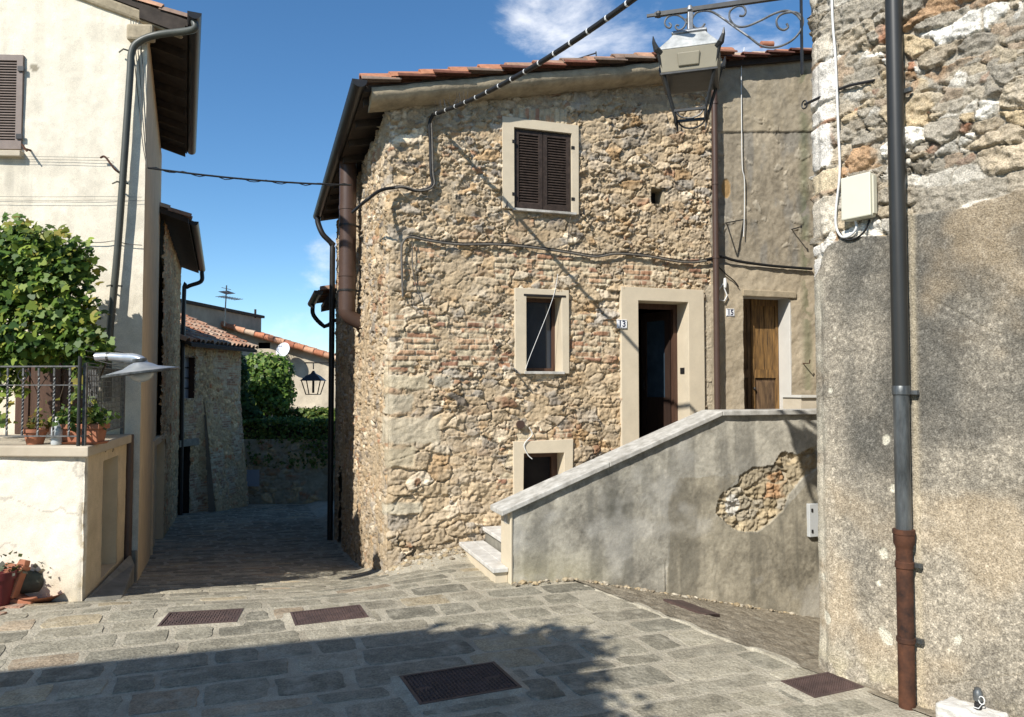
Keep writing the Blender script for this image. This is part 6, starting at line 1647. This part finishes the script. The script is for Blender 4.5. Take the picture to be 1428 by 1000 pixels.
# alley lantern
Yl = 19.2
al = thing('street_lantern', at(437, 505, Yl), 'small black lantern hanging on a bracket far down the alley', 'street lamp')
c = at(437, 526, Yl); k = Yl / F_PX
b = MB(); b.bar(at(425, 506, Yl), at(470, 506, Yl), .03); b.bar(at(437, 506, Yl), c + (0, 0, 11 * k), .025); b.build('bracket', M['black_metal'], al)
def frs(b, c, lv):
    V = []
    for a_, z in lv: V += [(c[0] + sx * a_, c[1] + sy * a_, c[2] + z) for sx, sy in ((-1, -1), (1, -1), (1, 1), (-1, 1))]
    Fs = [(4 * i + q, 4 * i + (q + 1) % 4, 4 * i + 4 + (q + 1) % 4, 4 * i + 4 + q) for i in range(len(lv) - 1) for q in range(4)]; n = 4 * (len(lv) - 1); Fs += [(3, 2, 1, 0), (n, n + 1, n + 2, n + 3)]
    b.add(V, Fs)
b = MB(); frs(b, c, [(15 * k, -5 * k), (14 * k, -4.0 * k), (8 * k, 2 * k), (3 * k, 5 * k), (1 * k, 9 * k)]); b.build('lid', M['black_metal'], al)
b = MB()
for sx, sy in ((-1, -1), (1, -1), (1, 1), (-1, 1)): b.bar(c + (sx * 13 * k, sy * 13 * k, -5 * k), c + (sx * 8 * k, sy * 8 * k, 0 - 24 * k), .02)
b.bar(c + (-8 * k, -8 * k, -24 * k), c + (8 * k, -8 * k, -24 * k), .02); b.bar(c + (-8 * k, 8 * k, -24 * k), c + (8 * k, 8 * k, -24 * k), .02); b.bar(c + (-8 * k, -8 * k, -24 * k), c + (-8 * k, 8 * k, -24 * k), .02); b.bar(c + (8 * k, -8 * k, -24 * k), c + (8 * k, 8 * k, -24 * k), .02)
b.tube([c + (0, 0, -5 * k), c + (0, 0, -22 * k)], .03, 8); b.build('cage', M['black_metal'], al)

# ================================================================== cables
def cable(name, pts, r, m, label, n=6, cat='cable'):
    o = MB().tube(smooth_path(pts, n), r, 7).build(name, M[m], None, smooth=60); return tag(o, label, cat)
anc = MF.pxp(604, 160, .10)
far = at(890, -6, 5.5)
# thick bundle swinging in from the square, with pale ties
cdir = at(1010, -120, 2.6)
pts = arc(anc, far, .10, 16)
main_c = thing('power_cable', anc, 'thick black bundled cable crossing the sky to the stone house', 'cable')
b = MB(); b.tube(pts + [far + (far - pts[-2]) * 1.5], .024, 8)
for k in range(14):
    pass
b.build('bundle', M['cable'], main_c, smooth=60)
b = MB()
for i in range(len(pts) - 1):
    for f_ in (.5,):
        P_ = pts[i] * (1 - f_) + pts[i + 1] * f_; t_ = pts[i + 1] - pts[i]; t_ = t_ / np.linalg.norm(t_); b.tube([P_ - t_ * .009, P_ + t_ * .009], .0255, 8)
b.build('ties', M['white_cable'], main_c)
b = MB(); rs = np.random.RandomState(4)          # bird spikes
for k in range(20):
    f_ = .01 + .012 * k; P_ = anc * (1 - f_) + far * f_ - (0, 0, .4 * f_ * (1 - f_)); b.tube([P_, P_ + np.array((rs.normal(-.01, .03), rs.normal(0, .03), .10 + .04 * rs.rand()))], .0018, 4)
b.build('spikes', M['zinc'], main_c)
pts = [anc] + [MF.pxp(x, y, q) for x, y, q in ((599, 172, .07), (600, 200, .05), (601, 240, .05), (603, 256, .05), (596, 264, .06), (580, 266, .06), (562, 261, .07), (548, 262, .09))]
cs = MF.pt(-.06, MF.px(545, 263)[1], .08)
pts += [SF.pxp(530, 266, .12), SF.pxp(510, 280, .30), SF.pxp(492, 296, .36)]
cable('power_cable', pts, .020, 'cable', 'black cable bundle dropping down the facade and round the corner to the brown flue')
cable('power_cable', [p_ + MF.n * .012 + MF.u * .022 for p_ in pts[1:9]], .012, 'grey_cable', 'thinner dusty cable tied along the black bundle at the house corner')
pts = [MF.pxp(x, y, .055) for x, y in ((562, 414), (561, 390), (560, 350), (562, 338), (572, 331), (600, 336), (640, 341), (690, 341), (740, 345), (790, 352), (830, 358), (860, 354), (900, 357), (940, 364), (965, 366), (990, 363))]
cable('wall_cable', pts, .014, 'grey_cable', 'dusty cable bundle running across the facade under the upper window')
cable('wall_cable', [p_ + np.array((0, 0, .022)) + MF.u * (.02 * math.sin(i * 2.1)) for i, p_ in enumerate(pts[3:])], .007, 'cable', 'thin black wire running along the dusty cable bundle on the facade')
cable('wall_cable', [MF.pxp(x, y, .06) for x, y in ((985, 362), (1006, 358), (1020, 362), (1040, 366), (1080, 371), (1132, 375))], .020, 'cable', 'thick black cable above the ochre door')
cable('wall_cable', [MF.pxp(x, y, .05) for x, y in ((575, 338), (576, 380), (584, 410), (588, 420))], .006, 'grey_cable', 'short loose wire hanging below the facade cable near the corner')
cable('wall_cable', [MF.pxp(x, y, .045) for x, y in ((1038, 66), (1036, 84), (1034, 95), (1034, 150), (1035, 230), (1038, 250), (1038, 300), (1037, 330))], .006, 'white_cable', 'thin pale wire hanging down the grey plastered house')
cable('wall_cable', [MF.pxp(x, y, .05) for x, y in ((778, 382), (774, 405), (766, 430), (750, 470), (738, 500), (733, 515))], .0035, 'white_cable', 'white cord hanging across the dark lower window')
cable('wall_cable', [MF.pxp(x, y, .06) for x, y in ((738, 596), (742, 606), (731, 620), (736, 634), (742, 640))], .006, 'white_cable', 'short pale wire hanging over the cellar window')
cable('wall_cable', [MF.pxp(x, y, .05) for x, y in ((796, 300), (792, 330), (790, 350))], .004, 'grey_cable', 'thin wire dropping from the upper window sill')
# iron arms on the plastered house
b = MB(); a = MF.pxp(1012, 311, .28); b.tube([MF.pxp(1038, 306, 0), a], .009, 6); b.tube([MF.pxp(1014, 313, 0), a], .009, 6); o = b.build('wall_bracket', M['black_metal'], None); tag(o, 'black iron line bracket left on the grey plaster', 'bracket')
b = MB(); a = MF.pxp(1104, 320, 0); b.tube([a, a + MF.n * .20], .009, 6); b.lathe(a + MF.n * .2, [(.01, -.02), (.014, 0), (.01, .02)], 6); o = b.build('wall_bracket', M['black_metal'], None); tag(o, 'short iron stud in the grey plaster near the right wall', 'bracket')
b = MB(); a = MF.pxp(1118, 507, 0); b.tube([a, a + MF.n * .16, a + MF.n * .17 + (0, 0, .05)], .009, 6); o = b.build('wall_bracket', M['cast_rust'], None); tag(o, 'rusty shutter hook beside the ochre door', 'hook')
# white insulators and box by the downpipe
t = thing('cable_joint', MF.pxp(1008, 400, .05), 'white plastic cable joint hanging between the pipe and number 15', 'cable joint')
b = MB(); a = MF.pxp(1011, 388, .06); b.tube([a, a - (0, 0, .07), a - (0, 0, .13)], [.018, .026, .018], 10); b.build('body', M['white_cable'], t, smooth=60)
b = MB(); b.tube([MF.pxp(x, y, .06) for x, y in ((1010, 402), (1014, 412), (1010, 420), (1003, 418), (1002, 405), (1008, 396))], .010, 7); b.build('loop', M['white_cable'], t, smooth=60)
cable('wall_cable', [MF.pxp(x, y, .05) for x, y in ((1002, 372), (1012, 382), (1024, 392), (1030, 400))], .008, 'cable', 'short black cable end beside the white cable joint')
# wires over the alley and on the cream house
LQ = LF.pxp(206, 234, .06); RQ = SF.pxp(490, 258, .30)
cable('overhead_wire', arc(LQ, RQ, .04, 14), .012, 'cable', 'thin black wire crossing the alley between cream and stone houses', 2)
cable('overhead_wire', [p_ + np.array((0, 0, .02 * math.sin(i * 1.9))) for i, p_ in enumerate(arc(LQ, RQ, .05, 26))], .006, 'cable', 'thinnest wire twisting round the one crossing the alley', 2)
for x_off, lab in ((0, 'leftmost of the thin cables running down the cream house edge'), (7, 'second thin cable running down the cream house edge'), (12, 'outermost thin cable at the corner of the cream house')):
    cable('wall_cable', [LF.pxp(x, y, .03) for x, y in ((180 + x_off, -30), (183 + x_off, 40), (188 + x_off * .9, 90), (194 + x_off * .6, 150), (199 + x_off * .4, 200), (205, 234))], .005, 'grey_cable', lab)
for y0, lab in ((218, 'upper pair of thin wires across the cream wall'), (222, 'second wire of the upper pair on the cream wall'), (274, 'lower pair of thin wires across the cream wall'), (279, 'second wire of the lower pair on the cream wall')):
    cable('wall_wire', [LF.pxp(-30, y0 - .5, .05), LF.pxp(70, y0 + .6, .05), LF.pxp(146, y0 + (2 if y0 < 250 else 0), .05), LF.pxp(198 if y0 > 250 else 150, y0 + 1, .03)], .0022, 'grey_cable', lab)
cable('wall_wire', [LF.pxp(x, y, .04) for x, y in ((66, 332), (100, 337), (140, 338), (160, 336), (176, 340), (198, 342))], .005, 'grey_cable', 'loose wire from the vine across the cream house pipe')
# bar and stay on the main roof
b = MB(); b.tube([MF.pxp(832, 86, .0), MF.pxp(831, 72, .0)], .010, 6); b.tube([MF.pxp(831, 74, .0), MF.pxp(768, 94, .0)], .010, 6); o = b.build('roof_stay', M['zinc'], None); tag(o, 'thin metal stay standing on the stone house roof edge', 'stay')

# ================================================================== number plates
def plate(cx, cy, w_, h_, text, label, q=.05):
    p, z = MF.px(cx, cy, q)
    t = thing('number_plate', MF.pt(p, z - h_ / 2, q), label, 'number plate')
    MB().fbox(MF, p - w_ / 2, p + w_ / 2, z - h_ / 2, z + h_ / 2, q, q + .010).build('plate', M['enamel'], t, bevel=.004)
    b = MB(); f_ = .006
    for a0, a1, z0, z1 in ((-w_ / 2 + .006, w_ / 2 - .006, h_ / 2 - .011, h_ / 2 - .006), (-w_ / 2 + .006, w_ / 2 - .006, -h_ / 2 + .006, -h_ / 2 + .011)): b.fbox(MF, p + a0, p + a1, z + z0, z + z1, q + .0102, q + .0115)
    b.build('border', M['ink'], t)
    cu = bpy.data.curves.new('numerals', 'FONT'); cu.body = text; cu.size = h_ * .95; cu.align_x = 'CENTER'; cu.align_y = 'CENTER'; cu.extrude = .0012; cu.offset = .0022
    tmp = bpy.data.objects.new('tmp', cu); COL.objects.link(tmp); dg = bpy.context.evaluated_depsgraph_get(); me = bpy.data.meshes.new_from_object(tmp.evaluated_get(dg)); bpy.data.objects.remove(tmp)
    pos = MF.pt(p, z, q + .0115)
    Mx = Matrix(((MF.u[0], 0, MF.n[0], pos[0] - t.location[0]), (MF.u[1], 0, MF.n[1], pos[1] - t.location[1]), (0, 1, 0, pos[2] - t.location[2]), (0, 0, 0, 1)))
    me.transform(Mx); link_mesh('numerals', me, M['ink'], t)
plate(867, 452, .145, .115, '13', 'white enamel plate with number 13 beside the open dark doorway', .05)
plate(1018, 436, .13, .105, '15', 'white enamel plate with number 15 beside the ochre door', .02)

# ================================================================== behind the viewer: what throws the shadow on the square
SUN_AZ = np.array((.574, .819)); SUN_AZ /= np.linalg.norm(SUN_AZ); SUN_EL = R(40)
bh = thing('cream_house', (-7, -5, 0), 'plain rendered house behind the viewer shading the square', 'house')
s0, s1 = on_ground(-60, 942), on_ground(600, 876)
HH = 6.0
def back(P, h): d = (h - P[2]) / math.tan(SUN_EL); return np.array((P[0] - SUN_AZ[0] * d, P[1] - SUN_AZ[1] * d))
e0, e1 = back(s0, HH), back(s1, HH); ed = (e1 - e0) / np.linalg.norm(e1 - e0); ep = np.array((ed[1], -ed[0]))
e0 = e0 - ed * 6
MB().prism([tuple(e0 + ep * 7), tuple(e1 + ep * 7), tuple(e1 + ep * .4), tuple(e0 + ep * .4)], -.1, HH - .1).build('wall', M['cream'], bh)
MB().prism([tuple(e0 + ep * 7.4), tuple(e1 + ep * 7.4), tuple(e1), tuple(e0)], HH - .09, HH).build('roof', M['terracotta'], bh)
tr = thing('tree', (-3.6, .6, 0), 'leafy tree behind the viewer throwing the shadow on the paving', 'tree')
rs = np.random.RandomState(8)
def shadow_blob(x, y, h, r): P = on_ground(x, y); c_ = back(P, h); return (c_[0], c_[1], h, r, r, r * .8)
tb_ = [shadow_blob(715, 918, 4.7, .50), shadow_blob(660, 955, 4.5, .66), shadow_blob(715, 965, 4.4, .42), shadow_blob(735, 1005, 4.2, .42), shadow_blob(630, 910, 4.9, .45), shadow_blob(795, 908, 5.0, .24), shadow_blob(770, 935, 4.5, .20), shadow_blob(690, 1040, 4.2, .7)]
Pt, Nt = blob_points(tb_, 5200, rs, .25)
Pt = Pt + rs.normal(0, .10, Pt.shape)
leaf_mesh('crown', Pt, Nt, .13, green(len(Pt), rs, palh), M['leaf'], tr, rs=rs)
b = MB(); tc = np.mean([t[:3] for t in tb_], axis=0)
b.tube([(tc[0] - .4, tc[1] - .5, 0), (tc[0] - .3, tc[1] - .35, 1.6), (tc[0] - .1, tc[1] - .1, 3.4), tuple(tc)], [.16, .13, .09, .05], 10)
for t in tb_: b.tube([(tc[0] - .1, tc[1] - .1, 3.4), ((tc[0] + t[0]) / 2, (tc[1] + t[1]) / 2, (3.6 + t[2]) / 2), t[:3]], [.06, .04, .015], 6)
b.build('trunk', M['bark'], tr, smooth=60)

# ================================================================== light
sun = bpy.data.lights.new('sun', 'SUN'); sun.energy = 4.4; sun.angle = R(.53); sun.color = (1.0, .955, .885)
so = bpy.data.objects.new('sun', sun); COL.objects.link(so)
Ld = Vector((SUN_AZ[0] * math.cos(SUN_EL), SUN_AZ[1] * math.cos(SUN_EL), -math.sin(SUN_EL)))
so.rotation_euler = Ld.to_track_quat('-Z', 'Y').to_euler(); so.location = (0, -5, 12)
wd = bpy.data.worlds.new('World'); scene.world = wd; wd.use_nodes = True
nt = wd.node_tree; N = nt.nodes; L = nt.links; bg = N['Background']
sk = N.new('ShaderNodeTexSky'); sk.sky_type = 'NISHITA'; sk.sun_disc = False; sk.sun_elevation = SUN_EL
sk.sun_rotation = math.atan2(-SUN_AZ[0], -SUN_AZ[1]); sk.air_density = .85; sk.dust_density = .1; sk.ozone_density = 1.5; sk.altitude = 200
hsv = N.new('ShaderNodeHueSaturation'); hsv.inputs['Saturation'].default_value = 1.16; hsv.inputs['Value'].default_value = 1.0
tint = N.new('ShaderNodeMix'); tint.data_type = 'RGBA'; tint.blend_type = 'MULTIPLY'; tint.inputs['Factor'].default_value = 1; tint.inputs['B'].default_value = (.97, 1.08, 1.12, 1)
L.new(sk.outputs['Color'], tint.inputs['A']); L.new(tint.outputs['Result'], hsv.inputs['Color'])
tc = N.new('ShaderNodeTexCoord')
mp = N.new('ShaderNodeMapping'); mp.inputs['Scale'].default_value = (1, 1, 2.2); L.new(tc.outputs['Generated'], mp.inputs['Vector'])
nz = N.new('ShaderNodeTexNoise'); nz.inputs['Scale'].default_value = 7.5; nz.inputs['Detail'].default_value = 9; nz.inputs['Roughness'].default_value = .62; nz.inputs['Distortion'].default_value = .3; L.new(mp.outputs['Vector'], nz.inputs['Vector'])
acc = None
def unit(v): v = np.array(v); return v / np.linalg.norm(v)
for (x, y, rad, amp) in ((790, 25, 6.5, .36), (880, 35, 5.0, .30), (1040, 20, 6.0, .30), (430, 452, 3.6, .36), (400, 468, 3.2, .36), (466, 378, 4.0, .27), (780, -60, 9, .3)):
    d = unit(ray(x, y)); vm = N.new('ShaderNodeVectorMath'); vm.operation = 'DOT_PRODUCT'; vm.inputs[1].default_value = tuple(d); L.new(tc.outputs['Generated'], vm.inputs[0])
    mr = N.new('ShaderNodeMapRange'); mr.interpolation_type = 'SMOOTHSTEP'; mr.inputs['From Min'].default_value = math.cos(R(rad)); mr.inputs['From Max'].default_value = 1; mr.inputs['To Min'].default_value = 0; mr.inputs['To Max'].default_value = amp; L.new(vm.outputs['Value'], mr.inputs['Value'])
    if acc is None: acc = mr.outputs['Result']
    else:
        ad = N.new('ShaderNodeMath'); ad.operation = 'MAXIMUM'; L.new(acc, ad.inputs[0]); L.new(mr.outputs['Result'], ad.inputs[1]); acc = ad.outputs['Value']
sub = N.new('ShaderNodeMath'); sub.operation = 'ADD'; L.new(nz.outputs['Fac'], sub.inputs[0]); L.new(acc, sub.inputs[1])
cm = N.new('ShaderNodeMapRange'); cm.interpolation_type = 'SMOOTHSTEP'; cm.inputs['From Min'].default_value = .72; cm.inputs['From Max'].default_value = 1.15; cm.inputs['To Max'].default_value = .9; L.new(sub.outputs['Value'], cm.inputs['Value'])
mx = N.new('ShaderNodeMix'); mx.data_type = 'RGBA'; mx.inputs['B'].default_value = (8.5, 8.6, 8.9, 1); L.new(cm.outputs['Result'], mx.inputs['Factor']); L.new(hsv.outputs['Color'], mx.inputs['A'])
L.new(mx.outputs['Result'], bg.inputs['Color']); bg.inputs['Strength'].default_value = .098
vs = scene.view_settings; vs.view_transform = 'Standard'; vs.look = 'None'; vs.gamma = 1; vs.exposure = 0.58; vs.use_curve_mapping = False
scene.render.engine = 'CYCLES'
scene.cycles.max_bounces = 6; scene.cycles.use_denoising = True

for base, g in (('iron_cover', 'rusty iron covers in the paving'), ('wall_cable', 'cables fixed to the walls'), ('power_cable', 'black power cables on the stone house'), ('overhead_wire', 'thin wires over the alley'), ('wall_wire', 'thin wires across the cream wall'),
                ('flower_pot', 'pots by the terrace'), ('planter', 'terracotta planters by the terrace'), ('number_plate', 'enamel house number plates'), ('street_lantern', 'wrought iron lanterns'), ('bush', 'bushes at the bend of the alley'), ('hedge', 'hedges at the bend of the alley'), ('wall_bracket', 'iron brackets on the plaster wall'), ('cable', 'cables by the cream box')):
    for o in scene.objects:
        if o.parent is None and o.name.split('.')[0] == base and o.type != 'CAMERA': o['group'] = g
